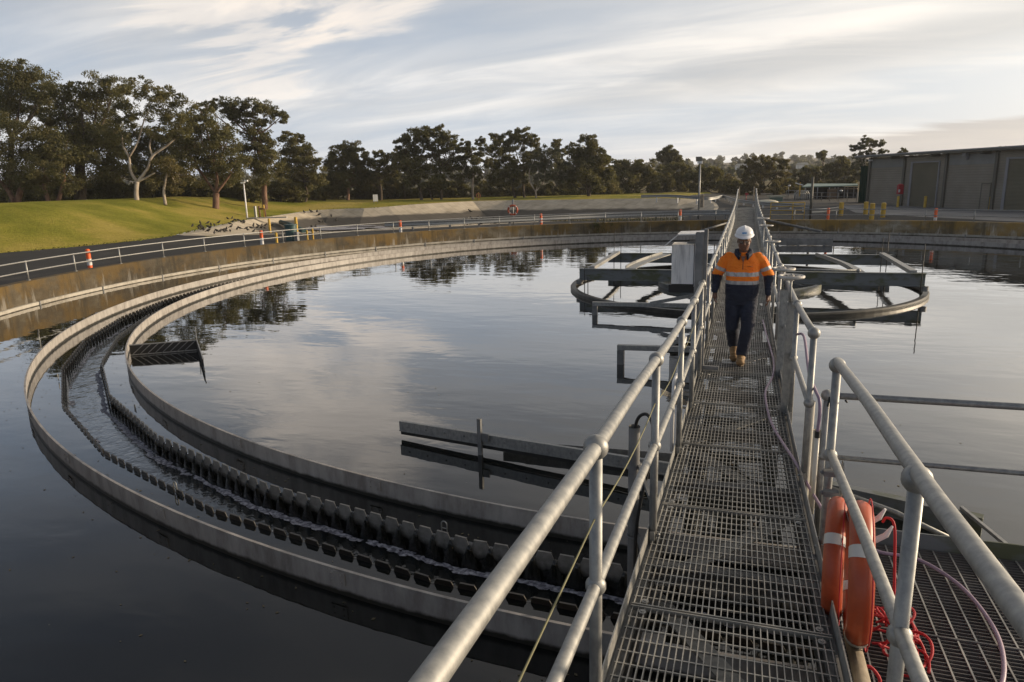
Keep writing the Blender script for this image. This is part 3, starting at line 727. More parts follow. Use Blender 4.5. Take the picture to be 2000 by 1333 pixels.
# vertical pipe with cable at the left near side
e=empty('stilling_pipe',(-.37,-17.2,WZ),'upright grey pipe with a black hooped cable clamped to the left handrail','pipe')
mb=MB(); mb.tube([(-.385,-17.0,-.1),(-.365,-17.15,1.68)],.040,16,cap=False); mb.tube([(-.385,-17.0,-.1),(-.365,-17.15,1.68)],.034,16,cap=False); mb.build('pipe',PVC if False else GALVD,e)
mb=MB(); q=[(-.37,-17.15,1.45),(-.36,-17.15,1.66),(-.33,-17.17,1.76),(-.27,-17.2,1.79),(-.225,-17.25,1.72),(-.22,-17.3,1.55),(-.26,-17.32,1.36),(-.30,-17.3,1.15),(-.33,-17.25,.9),(-.34,-17.2,.5),(-.34,-17.15,.2)]
mb.tube(spline(q),.012,8); mb.build('cable',BLK,e)
for z in (1.38,.82):
    mb=MB(); mb.tube([(-.37+.046*math.cos(t),-17.1+.046*math.sin(t),z) for t in [2*PI*k/16 for k in range(16)]],.007,6,closed=True); mb.bar((-.345,-17.08,z),(-.19,-17.62,z),.02,.03); mb.build('clamp',GALVD,e)
mb=MB(); mb.tube([bp(LX-.05,-15.6,.66),bp(LX-.06,-15.75,.62),bp(LX-.06,-15.8,.5),bp(LX-.06,-15.82,.0)],.016,8); mb.tube([bp(LX-.05,-15.6,.66),bp(LX-.03,-15.0,.9)],.016,8); o=mb.build('conduit',WPAINT); tag(o,'thin white conduit bent at the top, beside the third left handrail post','conduit')
# ---------------------------------------------------------------- side platform right
pf=empty('side_platform',(2.5,-17.6,.78),'lower steel grating platform joining the right side of the walkway, with its own handrail','platform')
PZ=.80
mb=MB(); y=-22.4; x0,x1=.90,4.6
n=0
while y<-16.72:
    mb.box(((x0+x1)/2,y,PZ-.013),(x1-x0,.005,.026)); y+=.034; n+=1
mb.build('bearing_bars',PGRATE,pf)
mb=MB(); x=.95
while x<4.6: mb.bar((x,-22.4,PZ-.002),(x,-16.72,PZ-.002),.009,.009); x+=.098
mb.build('cross_bars',GRATE,pf)
for yy in (-18.9,-17.75):
    mb=MB(); mb.box(((x0+x1)/2,yy,PZ-.008),(x1-x0,.012,.03)); mb.build('panel_seam',PGRATE,pf)
mb=MB(); mb.box((2.8,-16.70,PZ+.02),(3.7,.012,.18)); mb.build('toe_board',BEAM,pf)
mb=MB()
for x in (1.2,2.2,3.2,4.2): mb.bar((x,-22.4,PZ-.12),(x,-16.75,PZ-.12),.06,.16)
mb.bar((.95,-17.2,PZ-.12),(4.6,-17.2,PZ-.12),.06,.14); mb.build('joists',GALVD,pf)
for nm,z,r_ in (('top_rail',1.70,.026),('mid_rail',1.20,.020)):
    mb=MB(); mb.tube([(.96,-16.15,z),(4.4,-16.15,z+.02)],r_,12); mb.build(nm,GALV,pf)
for x in (.96,4.3):
    mb=MB(); mb.tube([(x,-16.15,.30),(x,-16.15,1.70)],.0245,12); knuckle(mb,(x,-16.15,1.70)); knuckle(mb,(x,-16.15,1.20),.036); mb.build('post',GALV,pf)
# gate hinge & latch hardware
g=empty('gate_latch',(.86,-17.5,1.6),'grey rounded gate latch plate clamped to the mid rail of the near right handrail','latch')
mb=MB(); c=Vector((.90,-17.62,1.62)); mb.cyl((0,0,0),.10,.006,24); mb2=MB()
vs=[(.006*((i//24)),math.cos(2*PI*(i%24)/24)*.06,math.sin(2*PI*(i%24)/24)*.13) for i in range(48)]
mb2.add([(c.x+a,c.y+b,c.z+d_) for a,b,d_ in vs],[(k,(k+1)%24,24+(k+1)%24,24+k) for k in range(24)]+[tuple(range(24))[::-1],tuple(range(24,48))]); mb2.build('plate',GALV,g)
mb=MB()
for z,yy in ((1.66,-17.60),(1.56,-17.66)):
    mb=MB(); mb.box((.845,yy,z),(.08,.05,.03)); mb.ball((.80,yy,z),.014,6,4); mb.build('clamp',GALVD,g)
mb=MB(); mb.tube([bp(.90,-17.45,.95),bp(.885,-17.5,.97)],.006,6); mb.tube([bp(.80,-17.5,.985),bp(.79,-17.52,.93)],.006,6); o=mb.build('wing_bolt',BLK); tag(o,'tiny dark wing bolt on the end post of the near right handrail','bolt')
# open hook holder for the lifebuoys
hk0=empty('lifebuoy_holder',(.93,-17.95,1.5),'off-white curved twin hooks holding the two lifebuoys on the near right handrail','hook')
for yy,lean in ((-17.85,.0),(-18.05,.05)):
    hk=MB(); hk.tube([(.93,yy,1.50),(.97,yy,1.49),(1.02,yy-.01,1.50),(1.065,yy-.02,1.54),(1.09,yy-.03,1.60)],[.014,.017,.017,.015,.006],8); hk.build('hook',WPAINT,hk0)
def lifebuoy(name,c,ax,Rr,rt,label,group=None):
    e=empty(name,c,label,'lifebuoy',group); c=Vector(c); ax=Vector(ax).normalized(); up=Vector((0,0,1)); u=ax.cross(up).normalized(); v=u.cross(ax)
    mb=MB(); q=[c+u*Rr*math.cos(t)+v*Rr*math.sin(t) for t in [2*PI*k/48 for k in range(48)]]; mb.tube(q,rt,16,closed=True); mb.build('ring',RING,e)
    for k in range(4):
        t0=PI/4+PI/2*k; mb=MB(); q=[c+u*Rr*math.cos(t)+v*Rr*math.sin(t) for t in [t0-.09+.18*j/4 for j in range(5)]]; mb.tube(q,rt*1.03,16,cap=False); mb.build('reflective_band',BAND,e)
    mb=MB()
    for k in range(4):
        t0=PI/4+PI/2*k; q=[]
        for j in range(9):
            t=t0+PI/2*j/8; rr=Rr+rt*.75+(.012 if 0<j<8 else 0)+.02*math.sin(PI*j/8); q.append(c+u*rr*math.cos(t)+v*rr*math.sin(t)+ax*rt*.75)
        mb.tube(q,rt*.06,6)
    mb.build('grab_line',ROPE,e); return e
lifebuoy('lifebuoy',(.855,-17.95,1.31),(1,-.15,.03),.285,.050,'orange lifebuoy with pale bands, the one farther behind and nearer the walkway edge')
lifebuoy('lifebuoy',(.925,-18.25,1.41),(1,-.10,.03),.300,.057,'orange lifebuoy with pale bands, the one in front hanging over the side platform')
# red rope heap
mb=MB(); rnd=random.Random(3)
for k in range(13):
    c=Vector((1.17+rnd.uniform(-.07,.10),-17.95+rnd.uniform(-.22,.22),PZ+.02+rnd.uniform(0,.10))); ra=rnd.uniform(.05,.11); ph=rnd.uniform(0,6); tl=rnd.uniform(-.5,.5)
    q=[c+Vector((ra*math.cos(t+ph),ra*1.3*math.sin(t+ph),.05*math.sin(t*1.3+tl)+.02)) for t in [j*.45 for j in range(13)]]
    mb.tube(spl(q,3),.0075,6)
mb.tube(spl([(1.06,-18.0,1.58),(1.07,-18.03,1.62),(1.10,-18.07,1.60),(1.11,-18.12,1.4),(1.115,-18.2,1.15),(1.12,-18.3,.95),(1.13,-18.4,.83)],5),.007,6)
mb.tube(spl([(.93,-18.6,1.05),(.97,-18.62,1.0),(1.0,-18.58,1.06),(.95,-18.55,1.1),(.93,-18.6,1.02),(1.0,-18.6,.9),(1.08,-18.5,.84)],5),.008,6)
o=mb.build('rope',ROPE); tag(o,'tangled red rope hanging from the lifebuoys and heaped on the side platform grating','rope')
mb=MB(); mb.tube([(.905,-18.30,1.10),(.895,-19.5,1.19),(.88,-22.5,1.30)],.036,14); mb.cyl((.905,-18.31,1.10),.01,.01,6); o=mb.build('side_conduit',WOOD); tag(o,'cream conduit pipe running beside the walkway toe board below the lifebuoys','conduit')
# hoses
mb=MB(); q=[bp(.66,-9.0,.025),bp(.69,-10.2,.02),bp(.72,-11.2,.03),bp(.74,-12.0,.02),bp(.70,-12.8,.02),bp(.60,-13.5,.02),bp(.60,-14.2,.02),bp(.63,-14.8,.02),bp(.70,-15.4,.03),bp(.77,-15.95,.05),(.90,-16.4,.96),(1.02,-16.75,.90),(1.25,-16.88,.83),(1.50,-16.93,.83),(1.68,-17.2,.83),(1.745,-17.6,.83),(1.70,-17.95,.83),(1.58,-18.25,.83),(1.42,-18.45,.83),(1.22,-18.72,.83),(1.0,-18.9,.83)]
mb.tube(spline(q),.0125,10); o=mb.build('garden_hose',HOSE); tag(o,'long pale purple hose along the walkway\'s right edge, looping over the side platform','hose')
e=empty('sample_tubes',(.86,-16.2,.8),'cream plastic tubes strapped upright beside the right handrail post, one fed by purple hose','tube')
for x,y,z0,z1,r_ in ((.885,-15.75,.62,1.52,.035),(.915,-16.12,.75,1.40,.034)):
    mb=MB(); mb.tube([(x,y,z0),(x,y,z1)],r_,14,cap=False); mb.tube([(x,y,z0),(x,y,z1)],r_*.85,14,cap=False); mb.build('tube',PVC,e)
mb=MB(); mb.tube([(.89,-16.35,.80),(.885,-16.40,1.44)],.017,10); mb.build('tube',PVC,e)
mb=MB(); mb.cyl((.884,-16.40,1.44),.019,.05,10); mb.build('fitting',BLK,e)
mb=MB(); mb.tube(spline([(.884,-16.40,1.49),(.89,-16.40,1.62),(.885,-16.36,1.72),(.865,-16.25,1.76),(.85,-15.8,1.78),(.86,-15.0,1.9),(.85,-14.4,1.80)]),.012,8); mb.build('feed_hose',HOSE,e)
# skimmer trough right
e=empty('scum_trough',(1.9,-14.9,WZ),'dark scum trough with a pale support tube in the water beyond the side platform','trough')
mb=MB(); mb.bar((1.15,-14.55,.22),(2.45,-15.0,.22),.10,.20); mb.build('trough',BEAM,e)
mb=MB(); mb.tube([(1.12,-14.9,.42),(1.7,-15.25,.38),(2.1,-15.5,.30)],.025,8); mb.build('support_tube',GALV,e)
mb=MB(); mb.bar((2.30,-14.9,.34),(2.55,-15.9,.34),.03,.03); mb.build('edge_bar',GALV,e)
# ---------------------------------------------------------------- surroundings
def surf_z(x,y):
    if inside((x,y),Tp):
        d=min(seg_d((x,y),Tp[i],Tp[(i+1)%len(Tp)]) for i in range(len(Tp)))
        left=sst((-x-28)/10)*sst((34-y)/14); k=1+1.6*left
        d/=k
        if d<.35: return Zbank(x,y)+.01
        zi=Zbank(x,y)-.75
        if d<2.2: return Zbank(x,y)-(d-.35)/1.85*.75
        return max(-.85,zi-(d-2.2)/4.3*(zi+1.25))
    return Hgt(x,y)
def on_ground(x,y):
    z=Z0
    for _ in range(12): p=at_z(x,y,z); z=.5*z+.5*surf_z(p[0],p[1])
    p=at_z(x,y,z); return Vector((p[0],p[1],surf_z(p[0],p[1])))
WP0=Vector((10.8946,52.1123,0)); WU=Vector((.45397,-.89102,0)); WN=Vector((.89102,.45397,0))
def wp(s,z,d=0): return WP0+WU*s+WN*d+Vector((0,0,z))
def fclad(c1,c2,sc=22,st=.5,horiz=True):
    def f(nt,b):
        oc=objc(nt); wv=N(nt,'ShaderNodeTexWave'); wv.bands_direction='Z' if horiz else 'X'; wv.inputs['Scale'].default_value=sc; wv.inputs['Distortion'].default_value=0
        L(nt,mapping(nt,oc),wv.inputs[0]); n=noise(nt,oc,.7,5)
        base=ramp(nt,n,[(.35,c1),(.65,c2)]); base=mixc(nt,.35,base,ramp(nt,wv.outputs[1],[(0,.72),(.5,1.0)]),'MULTIPLY')
        L(nt,base,b.inputs['Base Color']); b.inputs['Roughness'].default_value=.6; bump(nt,b,wv.outputs[1],st,.02)
    return f
CLAD=mat('olive_cladding',build=fclad((.22,.195,.155),(.265,.235,.19),1.6)); CLADL=mat('grey_translucent_cladding',build=fclad((.20,.20,.19),(.25,.25,.235),3,.2))
ROLL=mat('roller_door',build=fclad((.15,.135,.09),(.18,.16,.11),3.4,1.0)); TRIM=mat('olive_trim',(.105,.10,.08),.55); TRIML=mat('light_trim',(.25,.25,.26),.5); ROOF=mat('roof_sheet',(.45,.46,.45),.5)
def wbox(mb,s0,s1,z0,z1,d0,d1):
    vs=[wp(s,z,d) for s in(s0,s1) for d in(d0,d1) for z in(z0,z1)]
    mb.add(vs,[(0,1,3,2),(4,6,7,5),(0,4,5,1),(2,3,7,6),(0,2,6,4),(1,5,7,3)]); return mb
wh=empty('warehouse',wp(10,Z0,6),'long olive metal-clad warehouse with roller doors at the right edge','warehouse')
SL=32
wbox(MB(),0,SL,.30,4.66,0,14).build('wall',CLAD,wh)
mb=MB(); vs=[wp(-1.0,4.80,-.75),wp(SL,4.80,-.75),wp(SL,5.05,7),wp(-1.0,5.05,7),wp(SL,4.80,14.6),wp(-1.0,4.80,14.6)]+[wp(-1.0,4.70,-.75),wp(SL,4.70,-.75),wp(SL,4.95,7),wp(-1.0,4.95,7),wp(SL,4.70,14.6),wp(-1.0,4.70,14.6)]
mb.add(vs,[(0,1,2,3),(3,2,4,5),(7,6,9,8),(8,9,11,10),(0,6,7,1),(0,3,9,6),(3,5,11,9),(1,7,8,2),(2,8,10,4)]); mb.build('roof',ROOF,wh)
wbox(MB(),-1.0,SL,4.66,4.80,-.90,-.76).build('gutter',TRIM,wh)
wbox(MB(),-1.05,SL,4.806,4.90,-.93,-.70).build('roof_edge',TRIML,wh)
for s in (.06,4.72,9.56,14.45,19.3,24.2,29):
    wbox(MB(),s-.12,s+.12,.35,4.64,-.14,-.002).build('column',TRIM,wh)
for s0,s1 in ((.2,4.5),(9.78,14.28),(24.4,28.7)): wbox(MB(),s0,s1,3.74,4.5,-.012,-.002).build('translucent_panel',CLADL,wh)
for s in (3.9,8.7,13.75): wbox(MB(),s-.05,s+.05,4.45,4.72,-.86,-.02).build('gutter_bracket',TRIM,wh)
for s0,s1 in ((5.74,8.72),(15.52,18.7)):
    d=wbox(MB(),s0,s1,.42,4.0,-.03,-.004).build('roller_door',ROLL,wh)
    mb=MB(); wbox(mb,s0-.24,s0,.42,4.02,-.09,-.003); wbox(mb,s1,s1+.12,.42,4.02,-.09,-.003); wbox(mb,s0-.24,s1+.12,4.024,4.14,-.10,-.003); mb.build('door_frame',TRIML,d)
mb=wbox(MB(),13.32,14.10,.42,2.22,-.03,-.004); d=mb.build('personnel_door',CLAD,wh)
mb=MB(); wbox(mb,13.26,13.315,.42,2.28,-.05,-.003); wbox(mb,14.105,14.16,.42,2.28,-.05,-.003); wbox(mb,13.26,14.16,2.283,2.34,-.05,-.003); mb.build('door_frame',TRIM,d)
mb=wbox(MB(),11.5,11.85,4.38,4.62,-.45,-.15); wbox(mb,11.64,11.70,4.1,4.38,-.2,-.01); mb.build('floodlight',TRIML,wh)
mb=wbox(MB(),.2,.5,4.35,4.5,-.4,-.12); mb.build('security_camera',WPAINT,wh)
# green tank box beside warehouse
mb=MB(); q=Vector((12.1,57.3,2.15)); mb.box(q,(1.7,3.0,3.5),-.45)
for k in range(7): mb.box(q+Vector((-.8+.26*k,-1.52-.0*k,0)).xyz if False else q+Matrix.Rotation(-.45,3,'Z')@Vector((-.78+.26*k,-1.52,0)),(.07,.06,3.4),-.45)
mb.box(q+Vector((0,0,1.78)),(1.8,3.1,.06),-.45)
o=mb.build('storage_container',mat('dark_green_paint',(.018,.052,.038),.8,spec=.05)); tag(o,'tall dark green ribbed container standing behind the far corner of the warehouse','container')
# shelter
sh=empty('open_shelter',tuple(at_z(1622,386,Z0)),'low open shelter with a pale green roof left of the dark green container','shelter')
def ap(x,y,D): return Vector(at_d(x,y,D))
TEAL=mat('pale_green_roof',(.13,.20,.165),.5); DK=mat('dark_interior',(.03,.028,.025),.8); BRN=mat('brown_fascia',(.16,.11,.07),.7)
def ap2(x,y,D,dd,dz_=0): p=ap(x,y,D); return p+Vector((CF[0],CF[1],0)).normalized()*dd+Vector((0,0,dz_))
mb=MB(); a,b=ap(1566,365,84),ap(1676,362,80); c,d=ap2(1590,359,88,2),ap2(1690,359,84,2)
vs=[a,b,d,c]; vs+=[v-Vector((0,0,.12)) for v in vs]; mb.add(vs,[(0,1,2,3),(7,6,5,4),(0,4,5,1),(1,5,6,2),(2,6,7,3),(3,7,4,0)]); mb.build('roof',TEAL,sh)
mb=MB(); a,b=ap(1576,367,86),ap(1674,365,82); vs=[Vector((a.x,a.y,.42)),Vector((b.x,b.y,.42)),b,a]; mb.add(vs+[v+WN*.1 for v in vs],[(0,1,2,3),(7,6,5,4),(3,2,6,7),(0,4,5,1),(0,3,7,4),(1,5,6,2)]); mb.build('back_wall',DK,sh)
for x in (1573,1597,1620,1631,1637,1650,1656,1668):
    p=ap(x,368,82); mb=MB(); mb.box((p.x,p.y,(.42+p.z)/2+.05),(.10,.10,p.z-.32)); mb.build('post',TRIML,sh)
mb=MB(); a,b=ap(1622,370,80.5),ap(1675,369,79); mb.bar(a,b,.5,.09); mb.build('fascia',BRN,sh)
mb=MB(); a=ap(1625,376,81.2); mb.box((a.x,a.y,1.0),(1.0,.3,1.1)); mb.build('cupboard',BRN,sh)
mb=MB(); mb.ball(ap(1643,373,79),(.18,.18,.10)); mb.build('lamp',WPAINT,sh)
# machinery and pipe rails near the shelter
def simple_rail(name,pts,h,m,label,cat,posts=None,rails=(1.0,.55),r_=.03,group=None):
    e=empty(name,tuple(pts[0]),label,cat,group); P=[Vector(p) for p in pts]
    for f_ in rails:
        mb=MB(); mb.tube([p+Vector((0,0,h*f_)) for p in P],r_,6); mb.build('rail',m,e)
    tot=0
    for a,b in zip(P,P[1:]):
        k=max(1,int((b-a).length/(posts or 2)))
        for i in range(k+1):
            if i==0 and a is not P[0]: continue
            p=a.lerp(b,i/k); mb=MB(); mb.tube([p,p+Vector((0,0,h))],r_,6); mb.build('post',m,e)
    return e
simple_rail('pipe_railing',[on_ground(1535,389),on_ground(1585,390)],1.0,GALV,'grey pipe railing around the small outlet works left of the shelter','railing',1.4)
simple_rail('pipe_railing',[on_ground(1588,393),on_ground(1672,395)],.9,GALVD,'dull pipe railing in front of the low shelter','railing',1.2)
e=empty('outlet_machinery',tuple(on_ground(1560,390)),'cluster of grey bent pipes and a raised chute near the small pipe railing','machinery')
for k in range(5):
    p=on_ground(1553+4*k,391); mb=MB(); mb.tube(spline([p,p+Vector((0,0,.7)),p+Vector((.3,.1,1.05)),p+Vector((.6,.2,.6)),p+Vector((.65,.2,0))],4),.07,8); mb.build('bent_pipe',GALV,e)
p=on_ground(1561,391); mb=MB(); mb.box(p+Vector((0,0,1.2)),(.14,.14,1.6)); mb.build('mast',YEL,e)
mb=MB(); mb.bar(ap(1554,358,78),ap(1568,362,78),.3,.10); mb.build('chute',WPAINT,e)
e=empty('small_lamp_post',tuple(on_ground(1539,389)),'small lamp post with round white head left of the outlet machinery','lamp post')
p=on_ground(1539,389); mb=MB(); mb.tube([p,p+Vector((0,0,1.55))],.035,6); mb.build('pole',GALV,e); mb=MB(); mb.ball(p+Vector((.08,0,1.6)),(.17,.12,.10)); mb.build('lamp_head',WPAINT,e)
p=on_ground(1515,396); mb=MB(); mb.box(p+Vector((0,0,.35)),(1.3,.8,.45),.1); mb.bar(p+Vector((-.9,-.3,.72)),p+Vector((.9,-.1,.66)),1.0,.05); o=mb.build('skip_bin',TEAL); tag(o,'small grey-green lidded box standing right of the far bridge end','bin')
p=on_ground(1492,400); mb=MB(); mb.ball(p+Vector((.2,0,.2)),(1.2,.7,.30),14,8); o=mb.build('covered_heap',mat('pale_tarp',(.62,.58,.46),.7)); tag(o,'low cream tarpaulin-covered heap just right of the far bridge end','heap')
for x,yb,yt,lb in ((1443,395,366,'left of the two thin posts beyond the far bridge end'),(1471,398,366,'right of the two thin posts beyond the far bridge end')):
    p=on_ground(x,yb); D=(p-Vector(CO)).dot(Vector(CF)); mb=MB(); mb.tube([p,p+Vector((0,0,(yb-yt)*D/FX))],.05,8); o=mb.build('thin_post',WOOD); tag(o,lb,'post')
p=on_ground(1457,393); e=empty('lifebuoy_stand',tuple(p),'small red-topped stand between the two thin posts beyond the bridge','stand'); mb=MB(); mb.tube([p,p+Vector((0,0,.7))],.05,6); mb.build('post',RED,e); mb=MB(); mb.box(p+Vector((.05,0,.8)),(.38,.1,.25)); mb.build('box',RED,e)
# bollards
def bollard(x,yb,yt,label,r_=.09,group=None,name='yellow_bollard',cat='bollard'):
    p=on_ground(x,yb); D=(p-Vector(CO)).dot(Vector(CF)); h=(yb-yt)*D/FX*1.03
    e=empty(name,tuple(p),label,cat,group); mb=MB(); mb.cyl(p-Vector((0,0,.05)),r_,h,14); mb.build('pipe',YEL,e); mb=MB(); mb.cyl(p+Vector((0,0,h-.05)),r_+.008,.03,14,r_*.6); mb.build('cap',YEL,e); return e
GB='yellow bollards on the forecourt'
bollard(1642,422,396,'yellow bollard at the end of the silver guardrail, leftmost on the forecourt',.15,GB)
bollard(1690,421,395,'yellow bollard in front of the warehouse corner, left one of the close trio',.15,GB)
bollard(1702,429,398,'yellow bollard standing nearest the wall, middle one of the close trio',.15,GB)
bollard(1724,425,397,'yellow bollard below the warehouse wall, right one of the close trio',.15,GB)
bollard(1806,406,384,'yellow bollard before the first roller door',.11,GB)
bollard(1933,409.5,385,'yellow bollard before the small personnel door',.13,GB)
e=bollard(1753,405,384,'yellow bollard carrying a red fire hose box beside the warehouse',.10,GB)
p=on_ground(1753,405); mb=MB(); mb.box(p+Vector((.08,.05,1.45)),(.42,.30,.75),.4); mb.ball(p+Vector((.08,.05,1.80)),(.24,.18,.14)); mb.build('hose_box',RED,e); mb=MB(); mb.box(p+Vector((-.02,-.18,1.35)),(.14,.02,.24),.4); mb.build('label_plate',WHT,e)
GL='yellow posts by the pond inlet'
bollard(528,457,428,'yellow post beside the inlet pipe, left one of the tall pair above the railing',.10,GL); bollard(580,456,425,'yellow post beside the inlet pipe, right one of the tall pair above the railing',.10,GL)
bollard(541,476,455,'dull yellow post seen through the tank railing just right of an orange sleeve',.07,GL); bollard(601,471,450,'thin yellow post, left one of the short pair seen through the tank railing',.05,GL); bollard(612,470,447,'thin yellow post, right one of the short pair seen through the tank railing',.05,GL)
bollard(517,425,401,'bright yellow post beside the small valve stand on the lawn',.09)
p=on_ground(508,426); e=empty('valve_stand',tuple(p),'rusty pipe and valve stand next to a bright yellow post on the lawn edge','valve'); mb=MB(); mb.tube([p,p+Vector((0,0,1.2))],.09,8); mb.tube([p+Vector((0,0,.9)),p+Vector((.7,0,.9)),p+Vector((.7,0,.1))],.08,8); mb.build('pipe',mat('rusty_steel',(.16,.08,.045),.8),e); mb=MB(); mb.box(p+Vector((-.5,0,.6)),(.2,.2,1.2)); mb.build('cabinet',GALV,e)
# orange sleeve bollards along the wall
for (x,y),lb,pt in (((-20.78,-3.41),'orange and white marker post behind the left wall railing, the leftmost',3),((-20.58,5.18),'orange and white marker post by the yellow inlet posts behind the railing',2),((-17.13,12.24),'orange and white marker post in front of the pale pond reflections',2),((-11.0,17.9),'orange and white marker post between the round lifebuoy and the bridge',1),((-3.55,21.5),'orange and white marker post just left of the tall floodlight pole',2),((4.44,20.6),'plain orange marker post right of the dark pole near the yellow gate',0),((9.09,18.7),'orange marker post with a white foot below the warehouse roller door',4)):
    a=math.atan2(y,x); p=Vector((21.62*math.cos(a),21.62*math.sin(a),Z0)); e=empty('marker_post',tuple(p),lb,'marker post'); mb=MB(); h=1.06
    mb.cyl(p,.075,h-.03,14); mb.cyl(p+Vector((0,0,h-.03)),.075,.03,14,.05); mb.build('post',ORG,e)
    for z0,z1 in {3:[(.50,.72)],2:[(.30,.72)],1:[(.55,.62),(.72,.80)],0:[],4:[(.44,.60)]}[pt]:
        mb=MB(); mb.cyl(p+Vector((0,0,z0)),.079,z1-z0,14); mb.build('white_band',WHT,e)
# dark pole, gate
p=Vector(at_z(1582,430,Z0)); mb=MB(); mb.tube([p,p+Vector((0,0,2.75))],.08,8); mb.box(p+Vector((0,0,.02)),(.25,.25,.04)); o=mb.build('dark_pole',TRIM); tag(o,'dark upright pole just right of the yellow barrier by the far wall','pole')
simple_rail('yellow_barrier',[Vector(at_z(1504,429.5,Z0)),Vector(at_z(1547,429.5,Z0)),Vector(at_z(1570,429,Z0))],1.12,YEL,'yellow pipe barrier with several rails behind the far wall right of the bridge','barrier',1.0,(1.0,.78,.55,.3),.03)
# guardrails
def guardrail(pts,zt,label,post_m=GALVD,closed=False):
    e=empty('guardrail',(pts[0][0],pts[0][1],Z0),label,'guardrail'); P=[Vector((p[0],p[1],0)) for p in pts]; P=spline(P,6)
    prof=[(0,.155),(.04,.13),(.04,.08),(0,.03),(0,-.03),(.04,-.08),(.04,-.13),(0,-.155)]
    mb=MB(); vs=[]
    for i,p in enumerate(P):
        t=(P[min(i+1,len(P)-1)]-P[max(i-1,0)]).normalized(); nn=Vector((t.y,-t.x,0)); 
        if nn.dot(Vector((CO[0],CO[1],0))-p)<0: nn=-nn
        dzb=Zbank(p.x,p.y)-Z0
        for a,b in prof: q=p+nn*a; vs.append((q.x,q.y,zt+dzb-.155+b))
        for a,b in prof: q=p+nn*(a-.006); vs.append((q.x,q.y,zt+dzb-.155+b))
    m=16; fs=[]
    for i in range(len(P)-1):
        for k in range(7): fs.append((i*m+k,i*m+k+1,(i+1)*m+k+1,(i+1)*m+k)); fs.append((i*m+8+k,(i+1)*m+8+k,(i+1)*m+9+k,i*m+9+k))
    mb.add(vs,fs,True); mb.build('beam',GALV,e)
    acc=0
    for a,b in zip(P,P[1:]):
        acc+=(b-a).length
        if acc>2.0:
            acc=0; t=(b-a).normalized(); nn=Vector((t.y,-t.x,0)); 
            if nn.dot(Vector((CO[0],CO[1],0))-a)<0: nn=-nn
            q=a-nn*.09; mb=MB(); dzb=Zbank(a.x,a.y)-Z0; mb.box((q.x,q.y,(Z0-.3+zt-.02)/2+dzb),(.12,.10,zt-.02-Z0+.3),math.atan2(t.y,t.x)); mb.build('post',post_m,e)
    return e
guardrail([(-22.3,19.4),(-19.6,20.4),(-17.1,21.8),(-14.5,23.7),(-11.9,25.8),(-9.3,27.8),(-6.4,29.2),(-3.6,29.9),(-.9,29.9)],1.02,'steel guardrail running between the tank railing and the pond')
guardrail([_az(1252,383,1.45)]+[_az(1300,382.5,1.42),_az(1345,384,1.32),_az(1390,386.5,1.15),(-2.6,66),(-1.0,56),(1.5,47),(3.6,42),(5.0,38)],.98,'far steel guardrail on pale posts curving along the pond edge beyond the bridge',WPAINT)
guardrail([(4.3,30.8),(5.2,31.6),(6.0,32.8),(6.5,34.0)],1.0,'short curved guardrail ending at a yellow bollard on the forecourt')
# floodlight poles
p=Vector(at_z(1364,428,Z0)); e=empty('floodlight_pole',tuple(p),'tall slim floodlight pole with solar panel left of the bridge','lamp post')
mb=MB(); mb.tube([p,p+Vector((0,0,3.9))],[.075,.06],10); mb.build('pole',GALV,e)
mb=MB(); mb.box(p+Vector((-.02,0,3.93)),(.34,.25,.16)); mb.build('lamp_head',WPAINT,e)
mb=MB(); mb.bar(p+Vector((-.08,-.05,4.02)),p+Vector((-.12,.12,4.32)),.42,.03); mb.build('solar_panel',TRIM,e)
mb=MB(); mb.box(p+Vector((.2,.15,1.25)),(.22,.2,.9)); mb.build('meter_box',WOOD,e)
p=on_ground(483,428); e=empty('floodlight_pole',tuple(p),'slender leaning light pole with two lamps at the edge of the lawn','lamp post')
q=Vector(at_d(476,360,(p-Vector(CO)).dot(Vector(CF)))); mb=MB(); mb.tube([p,q],[.09,.06],10); mb.build('pole',WPAINT,e)
for sx in(-.22,.22): mb=MB(); mb.box(q+Vector((sx+.1,0,.22+sx*.4)),(.34,.2,.16),.3); mb.tube([q,q+Vector((sx+.1,0,.2+sx*.4))],.03,6); mb.build('lamp_head',WPAINT,e)
mb=MB(); mb.bar(p+Vector((-1.2,-.3,.06)),p+Vector((3.6,1.5,.06)),.5,.10); o=mb.build('kerb_slab',CONC); tag(o,'low concrete strip at the foot of the leaning light pole','kerb')
# lifebuoy on post
p=Vector(at_z(1003,440,Z0)); lifebuoy('lifebuoy',(p.x,p.y-.1,1.45),(CF[0],CF[1],0),.31,.065,'faded orange lifebuoy on a post by the guardrail in front of the pond')
mb=MB(); mb.tube([p,p+Vector((0,0,1.75))],.035,8); mb.box(p+Vector((0,-.02,1.5)),(.12,.04,.5)); o=mb.build('lifebuoy_post',GALV); tag(o,'thin post carrying the faded lifebuoy by the pond','post')
# sign, far yellow post
p=on_ground(734,399); D=(p-Vector(CO)).dot(Vector(CF)); e=empty('notice_board',tuple(p),'small white notice board on the grass beyond the pond','sign'); mb=MB(); mb.box(p+Vector((0,0,.75)),(.60,.04,.85),.6); mb.build('board',WPAINT,e)
for sx in(-.25,.25): mb=MB(); mb.tube([p+Vector((sx*.8,.05+sx*.55,0)),p+Vector((sx*.8,.05+sx*.55,1.1))],.03,6); mb.build('leg',GALVD,e)
e=bollard(935,392,377,'thin yellow post with a small lifebuoy on the far pond bank',.07); p=on_ground(935,392)
mb=MB(); mb.tube([p+Vector((.28*math.cos(t),-.1,.65+.28*math.sin(t))) for t in [2*PI*k/16 for k in range(16)]],.07,6,closed=True); mb.build('lifebuoy_ring',mat('faded_orange',(.42,.16,.07),.6),e)
